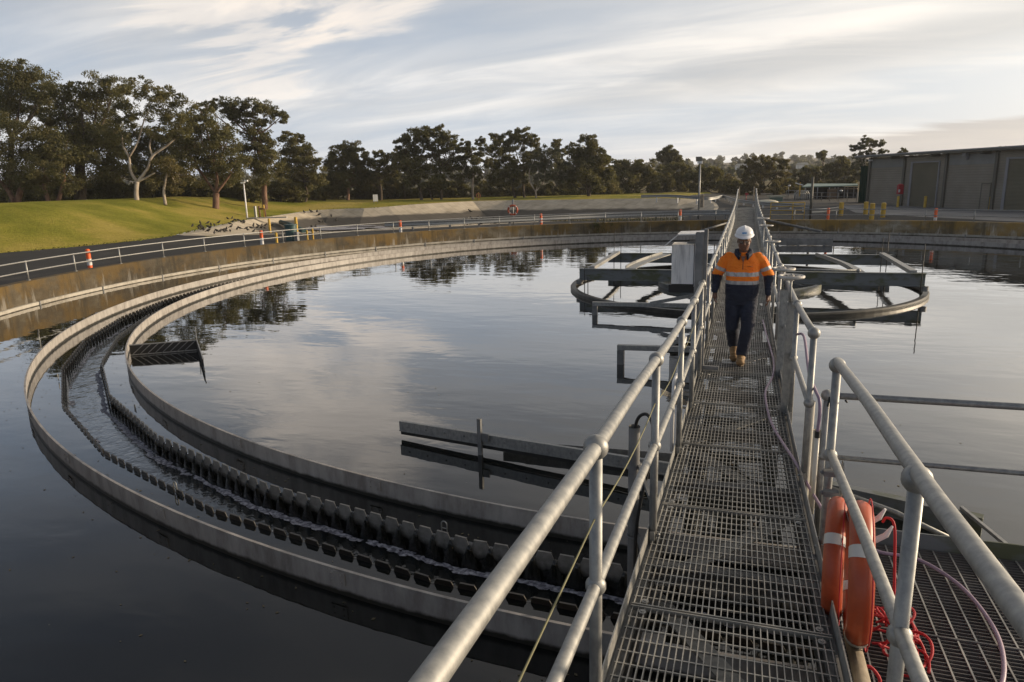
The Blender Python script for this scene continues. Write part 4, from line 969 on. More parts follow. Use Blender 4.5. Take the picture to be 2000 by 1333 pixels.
# inlet pump and pipe
p=on_ground(570,470); e=empty('inlet_pump',tuple(p),'squat green pump housing seen through the tank railing','pump'); mb=MB(); mb.cyl(p,.33,.85,18); mb.cyl(p+Vector((0,0,.85)),.38,.06,18); mb.build('housing',PIPEG,e); mb=MB(); mb.box(p+Vector((.5,-.2,.25)),(.2,.2,.5)); mb.build('valve_box',GALVD,e)
a=on_ground(549,440)+Vector((0,0,.30)); b=on_ground(594,455)+Vector((0,0,.15)); mb=MB(); mb.tube([a,a.lerp(b,.4)+Vector((0,0,.1)),b],.23,12); mb.tube([a.lerp(b,.38),a.lerp(b,.44)],.31,12); o=mb.build('inlet_pipe',PIPEG); tag(o,'thick dark green pipe lying on the pond slope between two yellow posts','pipe')
mb=MB(); rnd=random.Random(5)
for k in range(60):
    c=Vector(at_z(600+rnd.random()**1.4*150,447+rnd.uniform(-5,3),-.83)); m=9; ra=rnd.uniform(.3,1.3)
    mb.add([(c.x,c.y,-.82+.001*k)]+[(c.x+ra*1.6*math.cos(2*PI*i/m)*rnd.uniform(.7,1.1),c.y+ra*.8*math.sin(2*PI*i/m)*rnd.uniform(.7,1.1),-.825+.001*k) for i in range(m)],[(0,1+i,1+(i+1)%m) for i in range(m)])
o=mb.build('pond_foam',FOAM); tag(o,kind='stuff',label='white churned water where the pipe empties into the pond',cat='foam')
# weeds on the strip behind the wall
mb=MB(); rnd=random.Random(9)
for k in range(900):
    t=rnd.random(); c=Vector(at_z(1075+260*t**1.2,433-rnd.uniform(0,3.5),Z0)); 
    if math.hypot(c.x,c.y)<21.5: c=c.normalized()*21.6+Vector((0,0,Z0)) if False else Vector((c.x*21.7/math.hypot(c.x,c.y),c.y*21.7/math.hypot(c.x,c.y),Z0))
    h=rnd.uniform(.15,.55)*(1.6 if abs(t-.42)<.05 else 1); a=rnd.uniform(0,6.28); d=Vector((math.cos(a),math.sin(a),0)); tip=c+Vector((rnd.uniform(-.15,.15),rnd.uniform(-.15,.15),h))
    mb.add([c-d*.012,c+d*.012,tip],[(0,1,2)])
WEED=mat('weeds',rough=.8,spec=.1,build=two((.06,.075,.02),(.16,.13,.05),4,bst=0)); o=mb.build('weeds',WEED); tag(o,kind='stuff',label='tufts of dry weeds growing behind the wall in front of the guardrail',cat='weeds')
# the weedy tuft hanging on the far wall
mb=MB()
for k in range(260):
    a=math.atan2(20.4,-8.4)+rnd.gauss(0,.018); rr=RW-.02-rnd.random()*.12; z=.86-rnd.random()*.62; c=Vector((rr*math.cos(a),rr*math.sin(a),z)); d=Vector((rnd.uniform(-.05,.05),rnd.uniform(-.05,.05),0)); mb.add([c-d*.4,c+d*.4,c+Vector((rnd.uniform(-.1,.1),rnd.uniform(-.1,0),rnd.uniform(.0,.22)))],[(0,1,2)])
o=mb.build('wall_weed',WEED); tag(o,'bushy weed growing from a crack in the far wall left of the bridge','plant')
# birds
BIRD=mat('bird_feathers',rough=.8,build=two((.012,.011,.010),(.035,.03,.025),9,bst=0))
def birdmesh(seed):
    rnd=random.Random(seed); mb=MB(); rot=Matrix.Rotation(-.35,3,'Y')
    mb.ball((0,0,.15),(.12,.065,.07),10,7,rot=rot); mb.ball((.10,0,.235+rnd.uniform(-.06,.02)),(.042,.036,.04),8,6); mb.tube([(.07,0,.19),(.10,0,.23)],[.045,.035],8); mb.tube([(.135,0,.23),(.18,0,.215)],[.014,.003],6)
    mb.tube([(-.08,0,.12),(-.22,0,.075)],[.045,.012],6); mb.tube([(.0,.025,.11),(.0,.03,0),(.04,.03,0)],.007,5); mb.tube([(-.0,-.025,.11),(-.0,-.03,0),(.04,-.03,0)],.007,5); return mb.mesh('bird')
BM=[birdmesh(i) for i in range(3)]
for m_ in BM: m_.materials.append(BIRD)
rnd=random.Random(4)
def bird(x,y,label,group,s=1.0):
    p=on_ground(x,y); o=bpy.data.objects.new('bird',rnd.choice(BM)); COL.objects.link(o); o.location=p; o.rotation_euler=(0,0,rnd.uniform(0,6.28)); o.scale=(s,s,s); tag(o,label,'bird',group)
for a,b in ((110,700),(210,660),(200,700),(190,735),(232,710),(243,742),(258,748),(215,718),(310,660),(350,682),(395,690),(450,655),(315,710),(340,725),(315,765),(395,795),(425,765),(470,770),(515,755),(522,772),(552,740),(540,765),(600,768),(610,710),(595,672),(565,600),(625,595),(635,640),(665,620),(710,625),(740,645),(770,635),(780,655),(690,740),(725,730),(810,730),(825,750),(870,725),(905,680),(900,700),(905,770),(960,690),(955,715),(1010,690),(1005,720),(1060,685),(1050,725),(1145,690),(1040,775)):
    bird(360+a/6.667,340+b/6.667,'small dark bird standing on the lawn edge or pale bank beside the pond inlet','birds gathered at the pond inlet',1.15)
for a,b in ((1570,605),(1645,575),(1660,605),(1700,580),(1735,582),(1760,600),(1765,640),(1810,640),(1920,610),(1975,600)):
    bird(360+a/6.667,340+b/6.667,'small dark bird on the lower pond bank right of the inlet pipe','birds on the lower pond bank',1.6)
for a,b in ((930,50),(940,58),(1000,45),(1060,42),(1105,62),(1210,85),(1260,58),(990,98)): bird(740+a/5.556,400+b/5.556,'small dark bird on the far side of the pond left of the faded lifebuoy','birds across the pond',1.7)
for a,b in ((460,1085),(515,1060),(522,1086),(575,1065),(580,1096),(628,1050),(665,1080),(690,1055)): bird(1230+a/7.407,260+b/7.407,'dark duck resting on the sloping bank left of the floodlight pole','ducks on the right-hand bank',2.0)
# ---------------------------------------------------------------- trees
def fleaf(c1,c2,c3):
    def f(nt,b):
        oc=objc(nt); n=noise(nt,oc,.55,4,.6); n2=noise(nt,oc,3.5,2,.6)
        base=ramp(nt,n,[(.35,c1),(.52,c2),(.68,c3)]); base=mixc(nt,.6,base,ramp(nt,n2,[(.3,.55),(.7,1.45)]),'MULTIPLY')
        L(nt,base,b.inputs['Base Color']); b.inputs['Roughness'].default_value=.55; b.inputs['Specular IOR Level'].default_value=.3
        tr=N(nt,'ShaderNodeBsdfTranslucent'); L(nt,mixc(nt,1.0,base,(1.3,1.25,.7),'MULTIPLY'),tr.inputs[0]); mx=N(nt,'ShaderNodeMixShader'); mx.inputs[0].default_value=.38
        L(nt,b.outputs[0],mx.inputs[1]); L(nt,tr.outputs[0],mx.inputs[2]); L(nt,mx.outputs[0],nt.nodes['Material Output'].inputs[0])
    return f
LF={'dark':mat('leaf_dark',build=fleaf((.065,.066,.026),(.105,.100,.040),(.16,.140,.058))),
 'olive':mat('leaf_olive',build=fleaf((.075,.076,.030),(.12,.112,.045),(.17,.145,.062))),
 'warm':mat('leaf_warm',build=fleaf((.080,.074,.028),(.13,.11,.045),(.18,.145,.06))),
 'grey':mat('leaf_grey',build=fleaf((.080,.085,.058),(.12,.122,.082),(.17,.16,.11)))}
BK={'dark':mat('bark_dark',rough=.9,build=two((.045,.032,.022),(.10,.075,.05),3,(1,1,.3),bst=.3,bd=.02)),
 'pale':mat('bark_pale',rough=.8,build=two((.24,.19,.14),(.42,.36,.29),2,(1,1,.4),bst=.2,bd=.02)),
 'red':mat('bark_red',rough=.9,build=two((.10,.05,.03),(.20,.12,.08),3,(1,1,.3),bst=.3,bd=.02))}
def leaves(blobs,rnd,leaf,dens,flat=.8):
    """blobs: (Vector centre, radius). returns verts, faces (leaf-sized quads gathered in clumps)"""
    V=[];F=[]
    for c,r in blobs:
        nc=max(8,int(12+3.2*r*r)); n=int(dens*5.0*r*r/nc)+6
        for _ in range(nc):
            d=rnd.normal(size=3); d/=np.linalg.norm(d); d[2]*=flat
            cc=np.array(c)+d*r*rnd.uniform(.45,.98); cr=r*rnd.uniform(.24,.42)
            p=rnd.normal(size=(n,3)); p/=np.linalg.norm(p,axis=1)[:,None]; p*=cr*rnd.uniform(.45,1.05,size=(n,1)); p[:,2]*=.62
            p+=cc
            a=rnd.normal(size=(n,3)); a/=np.linalg.norm(a,axis=1)[:,None]; b_=rnd.normal(size=(n,3)); b_=np.cross(a,b_); b_/=np.linalg.norm(b_,axis=1)[:,None]+1e-9
            s=leaf*rnd.uniform(.6,1.3,size=(n,1)); a=a*s; b_=b_*s*.42
            V.append(np.stack([p-a,p+b_,p+a,p-b_],1).reshape(-1,3))
    V=np.concatenate(V); k=len(V)//4
    return V,k
def quadmesh(name,V,k,m):
    me=bpy.data.meshes.new(name); me.vertices.add(len(V)); me.vertices.foreach_set('co',V.astype(np.float32).ravel())
    me.loops.add(4*k); me.loops.foreach_set('vertex_index',np.arange(4*k,dtype=np.int32)); me.polygons.add(k)
    me.polygons.foreach_set('loop_start',np.arange(0,4*k,4,dtype=np.int32)); me.polygons.foreach_set('loop_total',np.full(k,4,dtype=np.int32)); me.update(calc_edges=True); me.validate(); me.materials.append(m); return me
TID=[0]
def tree(D,base,blobs,label,leaf='dark',bark='dark',tw=.28,stems=None,dens=130,ls=.125,name='gum_tree',group=None,cat='tree',branches=True):
    TID[0]+=1; rnd=np.random.RandomState(TID[0]*13+5); sc=D/FX
    bpt=Vector(at_d(base[0],base[1],D)); bpt.z=min(bpt.z,surf_z(bpt.x,bpt.y)+.0)-.1
    e=empty(name,tuple(bpt),label,cat,group)
    fwd=Vector((CF[0],CF[1],0)).normalized(); bl=[]
    for (x,y,r) in blobs:
        rm=r*sc*1.26; c=Vector(at_d(x,y,D))+fwd*float(rnd.uniform(-.8,.8))*rm; bl.append((c,rm))
    V,k=leaves(bl,rnd,ls*D/75,dens)
    o=bpy.data.objects.new('crown',quadmesh('crown',V,k,LF[leaf])); COL.objects.link(o); o.parent=e; o.matrix_parent_inverse=Matrix.Translation(bpt).inverted()
    mb=MB()
    if stems is None:
        cxm=sum(b[0].x*b[1] for b in bl)/sum(b[1] for b in bl); cym=sum(b[0].y*b[1] for b in bl)/sum(b[1] for b in bl); czm=min(b[0].z-b[1]*.2 for b in bl)
        fork=Vector((bpt.x*.6+cxm*.4,bpt.y*.6+cym*.4,bpt.z+max(.8,(czm-bpt.z)*.8))); stems=[[(bpt,1.25),(bpt.lerp(fork,.5)+Vector((float(rnd.uniform(-.1,.1)),0,0)),1.0),(fork,.85)]]
    else:
        stems=[[(Vector(at_d(x,y,D)),w) for x,y,w in st] for st in stems]
        stems[0][0]=(bpt,stems[0][0][1])
    for st in stems: mb.tube(spline([p for p,w_ in st],4),list(np.interp(np.linspace(0,len(st)-1,(len(st)-1)*4+1),range(len(st)),[w_*tw for p,w_ in st])),8)
    ends=[st[-1][0] for st in stems]
    if branches:
        for c,rm in bl:
            q=min(ends,key=lambda p:(p-c).length+ (5 if p.z>c.z else 0)); a=q; mid=a.lerp(c,.5)+Vector((float(rnd.uniform(-.25,.25)),float(rnd.uniform(-.2,.2)),-.12*(c-a).length)); 
            mb.tube(spline([a,mid,c],4),list(np.linspace(tw*.48,tw*.12,9)),6)
            for _ in range(4):
                d=rnd.normal(size=3); d/=np.linalg.norm(d); t=c+Vector([float(u) for u in d])*rm*.85; mb.tube([mid.lerp(c,float(rnd.uniform(.3,.9))),t],[tw*.12,tw*.03],5)
    mb.build('trunk',BK[bark],e)
    return e
G='trees in the belt behind the lawn'
tree(74,(20,398),[(12,148,34),(48,140,22),(62,168,38),(96,186,26),(20,190,36),(70,205,26),(0,225,30),(-25,180,40)],'very tall dark gum at the far left edge with sky showing through its upper crown','dark','dark',.30,group=G)
tree(68,(28,398),[(10,262,46),(58,275,44),(96,292,34),(30,318,48),(78,335,38),(-30,300,48),(0,360,36)],'broad low dark gum at the far left, in front of the very tall one','dark','red',.26,[[(30,398,1.2),(40,372,1.),(52,350,.8)],[(30,398,.9),(14,370,.8),(0,355,.5)]],group=G)
tree(67,(96,398),[(112,300,30),(100,335,30),(120,355,26),(85,365,24)],'small leaning olive tree with forked reddish stems left of the thick straight trunk','olive','red',.20,[[(98,398,1.2),(88,372,.9),(82,350,.6)],[(112,398,1.0),(120,372,.9),(126,345,.6)]],group=G)
tree(72,(158,399),[(128,185,20),(160,172,20),(195,170,26),(230,172,24),(140,212,34),(190,205,36),(120,250,40),(170,250,44),(205,282,40),(140,295,44),(180,325,42),(215,335,26),(110,225,26)],'massive dark gum with a thick straight dark trunk, second big crown from the left','dark','dark',.40,[[(158,399,1.15),(160,365,1.0),(158,330,.95),(162,300,.7)],[(149,399,.6),(151,360,.55),(150,325,.45)]],group=G)
tree(66,(268,399),[(262,168,20),(290,182,26),(322,192,24),(348,212,22),(368,236,18),(262,198,26),(300,214,28),(338,240,22),(240,222,24),(228,262,22),(262,240,18),(320,262,20),(352,262,16)],'gum with a striking white forked trunk and spreading flat-topped crown','olive','pale',.17,[[(268,399,1.3),(266,375,1.15),(268,356,1.1)],[(268,356,.9),(255,335,.75),(252,308,.6),(240,285,.5),(238,262,.35)],[(268,356,.9),(288,330,.75),(298,305,.7),(326,285,.55),(352,262,.4)],[(268,356,.6),(290,345,.5),(302,338,.35)],[(252,308,.5),(268,280,.45),(280,240,.35),(290,215,.25)],[(298,305,.5),(292,285,.45),(300,262,.35),(315,240,.25)]],dens=115,group=G,branches=False)
tree(84,(292,399),[(222,262,26),(250,285,28),(285,262,24),(318,285,28),(345,262,24),(372,290,26),(240,318,28),(275,310,28),(310,325,28),(350,322,28),(265,345,26),(300,352,26),(215,345,24),(335,352,24)],'dark gum filling the view behind the white forked trunk','dark','dark',.28,group=G)
tree(67,(323,399),[(330,322,24),(345,342,22),(318,350,18),(338,365,16)],'small round olive-brown tree with a thin pale curved trunk right of the white gum','warm','pale',.13,[[(325,399,1.2),(320,375,1.),(324,350,.8),(330,330,.6)]],group=G)
tree(72,(420,399),[(392,218,20),(385,245,28),(420,255,32),(450,280,30),(400,288,34),(440,312,34),(380,318,30),(412,340,32),(455,335,24),(365,285,22)],'rounded dense dark gum with fan-shaped pale branches low in its crown','dark','red',.26,[[(420,399,1.3),(422,378,1.2)],[(422,378,.6),(405,355,.45),(395,340,.35)],[(422,378,.7),(424,350,.5),(420,325,.35)],[(422,378,.6),(440,355,.45),(452,338,.3)]],group=G)
tree(80,(517,400),[(408,212,15),(432,206,17),(462,212,18),(492,212,20),(520,216,20),(545,230,17),(470,232,20),(505,240,18),(450,225,16),(500,268,24),(520,290,24),(488,300,26),(530,320,26),(500,340,28)],'tall wide gum whose flat top reaches out to the right over its neighbours','dark','red',.26,[[(518,400,1.2),(516,370,1.1),(518,340,.9),(505,300,.7),(495,265,.5)]],dens=140,group=G)
tree(90,(594,400),[(562,270,17),(585,282,18),(600,302,20),(570,308,26),(600,330,22),(622,318,10),(555,335,26),(590,355,22),(625,345,18)],'ragged paler gum tapering down to the right at the end of the left group','olive','dark',.17,[[(598,400,1.1),(600,380,.9),(594,355,.7)]],group=G)
tree(100,(679,393),[(684,290,17),(665,305,20),(702,306,18),(655,328,20),(686,325,26),(712,330,20),(668,350,24),(704,352,22),(650,350,14)],'evenly rounded dark gum standing alone behind the white notice board','dark','red',.22,group=G)
tree(100,(744,393),[(738,300,10),(756,306,8),(728,318,12),(748,328,16),(738,345,16),(762,340,12),(730,360,12)],'thin ragged tree with gaps, between the rounded gum and the big triple crown','olive','dark',.20,[[(746,393,1.2),(744,372,1.),(740,350,.6)],[(744,372,.7),(730,358,.5)]],group=G)
tree(98,(824,393),[(785,280,16),(805,268,17),(832,264,19),(858,264,18),(876,274,15),(888,292,14),(795,300,20),(825,292,20),(856,295,20),(780,322,16),(812,328,22),(845,330,22),(880,320,20),(810,355,18),(862,355,18)],'large dark gum with a broad bumpy dome, largest crown right of the left group','dark','dark',.22,[[(824,393,1.2),(820,370,1.),(815,340,.8)],[(862,393,.9),(862,365,.8),(860,330,.6)],[(845,393,.7),(838,370,.5)]],group=G)
tree(104,(792,392),[(775,310,18),(790,325,20),(770,345,18),(800,350,16)],'grey-green scrubby tree leaning on the left of the big dome','grey','dark',.14,group=G)
tree(98,(924,392),[(906,285,13),(937,280,11),(940,296,14),(915,305,16),(900,322,16),(935,325,18),(955,318,12),(922,345,16),(895,350,14)],'gum with a tall bare trunk and two small pointed tops','dark','pale',.18,[[(925,392,1.2),(923,365,1.),(924,335,.8),(920,300,.5)]],group=G)
tree(100,(1008,391),[(968,272,14),(990,270,16),(1022,262,15),(1040,275,13),(1005,285,20),(1040,292,16),(968,295,16),(985,320,22),(1020,322,22),(1052,318,16),(975,348,20),(1010,350,18)],'big dark gum with a notched double dome','dark','dark',.22,[[(1000,391,1.1),(1002,368,1.),(1005,335,.8)],[(1025,391,.9),(1022,366,.8),(1025,330,.6)]],group=G)
tree(96,(1048,391),[(1062,300,15),(1085,308,18),(1100,325,17),(1045,325,16),(1075,330,18),(1095,350,16),(1055,352,14)],'sparse grey-green gum with several twisting pale stems right of the double dome','grey','pale',.12,[[(1048,391,1.2),(1046,375,1.)],[(1046,375,.8),(1035,355,.7),(1034,335,.5),(1042,315,.35)],[(1046,375,.8),(1062,355,.7),(1065,335,.5),(1075,310,.35)],[(1046,375,.6),(1052,350,.5),(1050,325,.35)]],dens=100,group=G,branches=False)
tree(112,(1088,390),[(1086,282,10),(1082,296,12),(1096,300,10)],'small pointed dark treetop peeping between the double dome and the next rounded gum','dark','dark',.2,group=G)
tree(98,(1150,390),[(1145,280,16),(1128,298,18),(1160,296,18),(1145,310,22),(1120,325,20),(1168,320,20),(1145,340,26),(1186,312,10),(1185,340,16),(1115,355,18),(1165,362,20)],'dense dark egg-shaped gum, last tall one before the low scrub','dark','dark',.26,[[(1152,390,1.2),(1150,370,1.1)]],dens=160,group=G)
G2='low olive trees behind the far guardrail'
for i,(D,b,bl,lf,lb) in enumerate((
 (112,(1232,389),[(1205,330,17),(1232,325,20),(1262,330,18),(1215,350,20),(1248,352,20),(1275,355,14),(1230,370,14)],'olive','low spreading olive-green tree beside the egg-shaped gum'),
 (150,(1308,388),[(1308,300,14),(1296,306,12),(1320,308,13),(1308,318,16)],'dark','single round dark crown rising above the low scrub left of the floodlight pole'),
 (118,(1300,388),[(1290,338,17),(1318,334,18),(1345,338,16),(1300,360,18),(1335,362,18),(1275,370,14)],'olive','wide low scrubby tree below the single round crown'),
 (112,(1390,389),[(1372,336,16),(1392,340,16),(1378,360,18),(1405,362,14),(1360,368,14),(1352,345,14)],'olive','low scrubby tree directly behind the floodlight pole'),
 (140,(1425,386),[(1420,352,10),(1436,358,10),(1428,368,10)],'warm','small brownish bush in the gap right of the floodlight pole'),
 (105,(1480,392),[(1462,322,12),(1482,318,13),(1504,316,13),(1525,322,12),(1470,342,16),(1500,340,18),(1530,345,13),(1478,365,16),(1512,368,16),(1456,362,10)],'warm','tall feathery brown-green tree straight behind the far bridge end'),
 (150,(1606,384),[(1598,303,6),(1610,301,7),(1606,308,6)],'dark','tiny umbrella-shaped tree on the skyline above the open shelter'),
 (125,(1570,384),[(1560,345,13),(1580,338,14),(1602,340,14),(1570,362,14),(1595,362,14),(1545,368,12)],'dark','dark bushy tree behind the left part of the open shelter'),
 (120,(1640,384),[(1622,324,11),(1640,318,12),(1632,338,14),(1655,330,13),(1645,352,15),(1668,348,14),(1620,358,12)],'olive','pale-topped tree behind the right part of the open shelter'))):
    tree(D,b,bl,lb,lf,'dark',.2,group=G2,name='scrub_tree')
tree(92,(1697,392),[(1668,290,8),(1682,285,9),(1690,274,8),(1706,278,9),(1718,280,9),(1724,296,8),(1700,298,9),(1678,305,9),(1714,310,8),(1690,318,12),(1672,325,10),(1705,330,10)],'tall gum with a pale trunk rising behind the corner of the warehouse','grey','pale',.14,[[(1697,392,1.2),(1694,345,1.),(1690,315,.7),(1698,290,.4)],[(1694,345,.7),(1684,315,.5),(1680,292,.3)]],dens=120)
tree(110,(1762,392),[(1765,296,6),(1758,300,5)],'tip of a small tree just showing over the warehouse roof','dark','dark',.15)
# understorey bushes
G3='dark bushes under the trees'
for i,(x,y,r,D,lf,lb) in enumerate(tuple((a[0],a[1]-3,a[2]*(1.0 if a[0]<620 else 1.45),*a[3:]) for a in ((20,378,28,80,'dark','dark bush under the trees at the far left edge'),(70,380,24,84,'dark','dark bush between the first trunks'),(118,375,24,86,'dark','dark bush left of the thick straight trunk'),(190,372,28,84,'dark','dark bush right of the thick straight trunk'),(232,376,24,86,'dark','dark bush left of the white trunk'),(300,376,24,84,'dark','dark bush right of the white trunk'),(352,378,22,86,'dark','dark bush under the small olive-brown tree'),(385,376,24,84,'dark','dark bush left of the fan-branched gum'),(450,374,26,86,'dark','dark bush behind the leaning light pole'),(492,380,18,84,'dark','dark bush right of the leaning light pole'),(548,376,24,88,'olive','olive bush behind the bright yellow lawn post'),(578,384,16,90,'olive','low olive bush near the ragged paler gum'),(640,378,18,104,'olive','low olive bush left of the lone rounded gum'),(610,385,16,96,'warm','rusty low bush at the end of the left group'),(715,378,14,106,'dark','dark low bush behind the notice board'),(770,376,14,108,'warm','brownish bush in the gap right of the notice board'),(800,378,13,106,'dark','dark bush below the big dome, left'),(850,378,14,106,'dark','dark bush below the big dome, right'),(890,376,13,106,'olive','olive bush left of the tall bare trunk'),(955,378,13,106,'olive','olive bush right of the tall bare trunk'),(985,380,12,106,'dark','dark bush below the double dome, left'),(1040,380,11,106,'warm','brownish bush below the twisting stems'),(1075,380,12,106,'dark','dark bush right of the twisting stems'),(1110,376,14,108,'dark','dark bush left of the egg-shaped gum'),(1185,376,14,108,'olive','olive bush right of the egg-shaped gum'),(1440,374,13,110,'olive','olive bush at the far bridge end, left'),(1540,372,12,108,'olive','olive bush at the far bridge end, right')))):
    tree(D,(x,y+r*.7),[(x-r*1.0,y+r*.2,r*.8),(x+r*1.0,y+r*.2,r*.8),(x,y-r*.35,r*.95),(x,y+r*.4,r*.8)],lb,lf,'dark',.10,dens=140,name='bush',group=G3,cat='bush')
mb=MB(); rnd=random.Random(21)
edge=densify(rim[2:],.12,False)+densify(TL,.2,False)+densify(TF[:4],.35,False)
for x,y in edge:
    for _ in range(3):
        c=Vector((x+rnd.gauss(0,.16)-.05,y+rnd.gauss(0,.16),0)); c.z=Hgt(c.x,c.y)-.01 if not inside((c.x,c.y),Tp) else Zbank(c.x,c.y); h=rnd.uniform(.03,.10); a=rnd.uniform(0,6.28); d=Vector((math.cos(a),math.sin(a),0))*rnd.uniform(.03,.08); mb.add([c-d,c+d,c+Vector((rnd.uniform(-.06,.06),rnd.uniform(-.06,.06),h))],[(0,1,2)])
o=mb.build('grass_tufts',mat('tuft_green',rough=.9,spec=.1,build=two((.09,.12,.02),(.24,.21,.06),3,bst=0))); tag(o,kind='stuff',label='ragged tufts of grass along the lawn edge beside the asphalt',cat='grass')
mb=MB()
for k in range(900):
    t=rnd.random(); a=R_(rnd.uniform(180,300)); R=rnd.choice((rnd.gauss(15.9,.10),rnd.gauss(17.4,.06),rnd.uniform(12,15.9),rnd.gauss(16.3,.06),rnd.gauss(17.85,.12),rnd.uniform(17.8,20.8)))
    if RI-.12<R<RX+.05 or abs(R-16.09)<.03 or abs(R-17.62)<.03: continue
    c=Vector((R*math.cos(a),R*math.sin(a),WZ+.004)); s_=rnd.uniform(.006,.022); b_=rnd.uniform(0,6.28); d=Vector((math.cos(b_),math.sin(b_),0))*s_; e_=Vector((-d.y,d.x,0))*rnd.uniform(.3,.7); mb.add([c-d,c-e_,c+d,c+e_],[(0,1,2,3)])
o=mb.build('floating_debris',mat('scum_fleck',(.12,.10,.06),.8)); tag(o,kind='stuff',label='scattered brown flecks of debris floating on the tank water',cat='debris')
# distant woods (one mass) on the rising ground
rnd=np.random.RandomState(11); bl=[]
for D,top0,n_ in ((170,352,70),(260,340,90),(380,330,110),(560,322,120)):
    for k in range(n_):
        x=-120+2300*(k+rnd.uniform(-.4,.4))/n_; hz=369.5-.0269*x-0.0
        top=hz-(hz-top0-6)*.0
        up={170:2,260:9,380:17,560:24}[D]*(1.0 if x>1150 else .75)*(1+.22*math.sin(x*.013+D))+rnd.uniform(-4,4)
        r=rnd.uniform(4.0,6.5)*D/FX*(1.3 if D<300 else 1.0)*1.3
        c=Vector(at_d(x,hz-up+r*FX/D*.9,D*rnd.uniform(.93,1.07))); bl.append((c,r))
        for q in range(1): bl.append((c+Vector((float(rnd.uniform(-1,1))*r*1.5,float(rnd.uniform(-1,1))*r,-r*float(rnd.uniform(.7,1.6)))),r*1.15))
V,k=leaves(bl,rnd,.8,2.6,.8)
o=bpy.data.objects.new('distant_woods',quadmesh('distant_woods',V,k,mat('leaf_far',build=fleaf((.11,.12,.10),(.15,.155,.125),(.19,.185,.15))))); COL.objects.link(o); tag(o,kind='stuff',label='hazy grey-green woodland covering the distant rise on the skyline',cat='woods')  # distance haze is put into the paler, greyer leaf colour
# houses glimpsed in the woods
for x,y,lb in ((1567,326,'pale house roof glimpsed in the distant woods above the open shelter'),(1448,328,'tiny pale roof glimpsed in the distant woods left of the bridge line')):
    p=ap(x,y,240); e=empty('distant_house',tuple(p),lb,'house'); mb=MB(); mb.box(p,(4.0,3,1.2)); mb.build('wall',WPAINT,e); mb=MB(); vs=[p+Vector(v) for v in ((-2.3,-1.8,.6),(2.3,-1.8,.6),(2.3,1.8,.6),(-2.3,1.8,.6),(-1.5,0,1.4),(1.5,0,1.4))]; mb.add(vs,[(0,1,5,4),(2,3,4,5),(1,2,5),(3,0,4),(3,2,1,0)]); mb.build('roof',CONC,e)
# ---------------------------------------------------------------- the man
PY=-12.06; PX=.285; PZ0=dz(-12.1)+.004
man=empty('person',(PX,PY,PZ0),'person in white hard hat, orange high-visibility shirt and navy trousers walking along the bridge','person')
def fuse(mb,vox,sm=4,fac=.5):
    me=mb.mesh('tmp'); o=bpy.data.objects.new('tmp',me); COL.objects.link(o)
    m=o.modifiers.new('r','REMESH'); m.mode='VOXEL'; m.voxel_size=vox; m.use_smooth_shade=True
    if sm: s=o.modifiers.new('s','SMOOTH'); s.iterations=sm; s.factor=fac
    bpy.context.view_layer.update(); dg=bpy.context.evaluated_depsgraph_get(); e=o.evaluated_get(dg); out=bpy.data.meshes.new_from_object(e); bpy.data.objects.remove(o); return out
def limb(mb,pts,rs,n=14,sx=1):
    mb.tube(pts,rs,n,sx=sx)
    for p,r in zip(pts,rs): mb.ball(p,r,n,8)
V3=Vector
# joints (z from the deck). viewer-left arm = his right
SH={-1:V3((-.215,.06,1.435)),1:V3((.215,.06,1.435))}
EL={-1:V3((-.325,.07,1.165)),1:V3((.330,.05,1.165))}
WR={-1:V3((-.345,-.02,.975)),1:V3((.335,-.03,.955))}
HIP={-1:V3((-.100,.04,.90)),1:V3((.100,.02,.90))}
KN={-1:V3((-.105,-.00,.50)),1:V3((.095,-.09,.50))}
AN={-1:V3((-.075,.30,.17)),1:V3((.035,.00,.10))}
HD=V3((.0,-.03,1.655))
def hand(mb,w,s):
    # palm hanging down, thumb forward, fingers slightly curled
    d=V3((s*.02,-.05,-1)).normalized(); side=V3((0,-1,.05)).normalized(); inw=V3((-s,0,0))
    pc=w+d*.055; mb.tube([w,w+d*.03,w+d*.09],[.026,.032,.036],10); mb.ball(pc,(.022,.038,.045),10,8)
    for i,(o_,l_) in enumerate(((.030,.070),(.011,.080),(-.008,.076),(-.027,.060))):
        b=w+d*.09+side*o_; m_=b+d*l_*.5+inw*.008; t=m_+d*l_*.38+inw*.026+side*.004
        mb.tube([b-d*.015,b,m_,t],[.010,.0095,.009,.007],8); mb.ball(t,.0072,8,5)
    b=w+d*.035+side*.028; m_=b+d*.03+side*.022+inw*.012; t=m_+d*.032+side*.004+inw*.012; mb.tube([b,m_,t],[.013,.0115,.008],8); mb.ball(t,.008,8,5)
mb=MB()
# head: looks slightly down; face towards -y
rx=Matrix.Rotation(.16,3,'X')
def hp(x,y,z): return HD+rx@V3((x,y,z))
mb.ball(hp(0,.015,.035),(.083,.100,.092),20,14,rot=rx); mb.ball(hp(0,-.018,-.045),(.074,.080,.078),18,12,rot=rx); mb.ball(hp(0,-.045,-.082),(.052,.046,.038),14,10,rot=rx)
mb.tube([hp(0,-.088,.022),hp(0,-.103,-.005),hp(0,-.112,-.026)],[.010,.013,.017],10); mb.ball(hp(-.013,-.098,-.030),.011,8,6); mb.ball(hp(.013,-.098,-.030),.011,8,6)
mb.ball(hp(0,-.086,-.056),(.027,.012,.0085),10,6,rot=rx); mb.ball(hp(0,-.084,-.068),(.024,.012,.009),10,6,rot=rx)
for s in(-1,1):
    mb.ball(hp(s*.032,-.074,.030),(.026,.016,.010),10,6,rot=rx); mb.ball(hp(s*.040,-.066,-.024),(.026,.022,.024),10,7,rot=rx)
    mb.ball(hp(s*.078,.012,-.008),(.012,.022,.033),10,7,rot=rx)
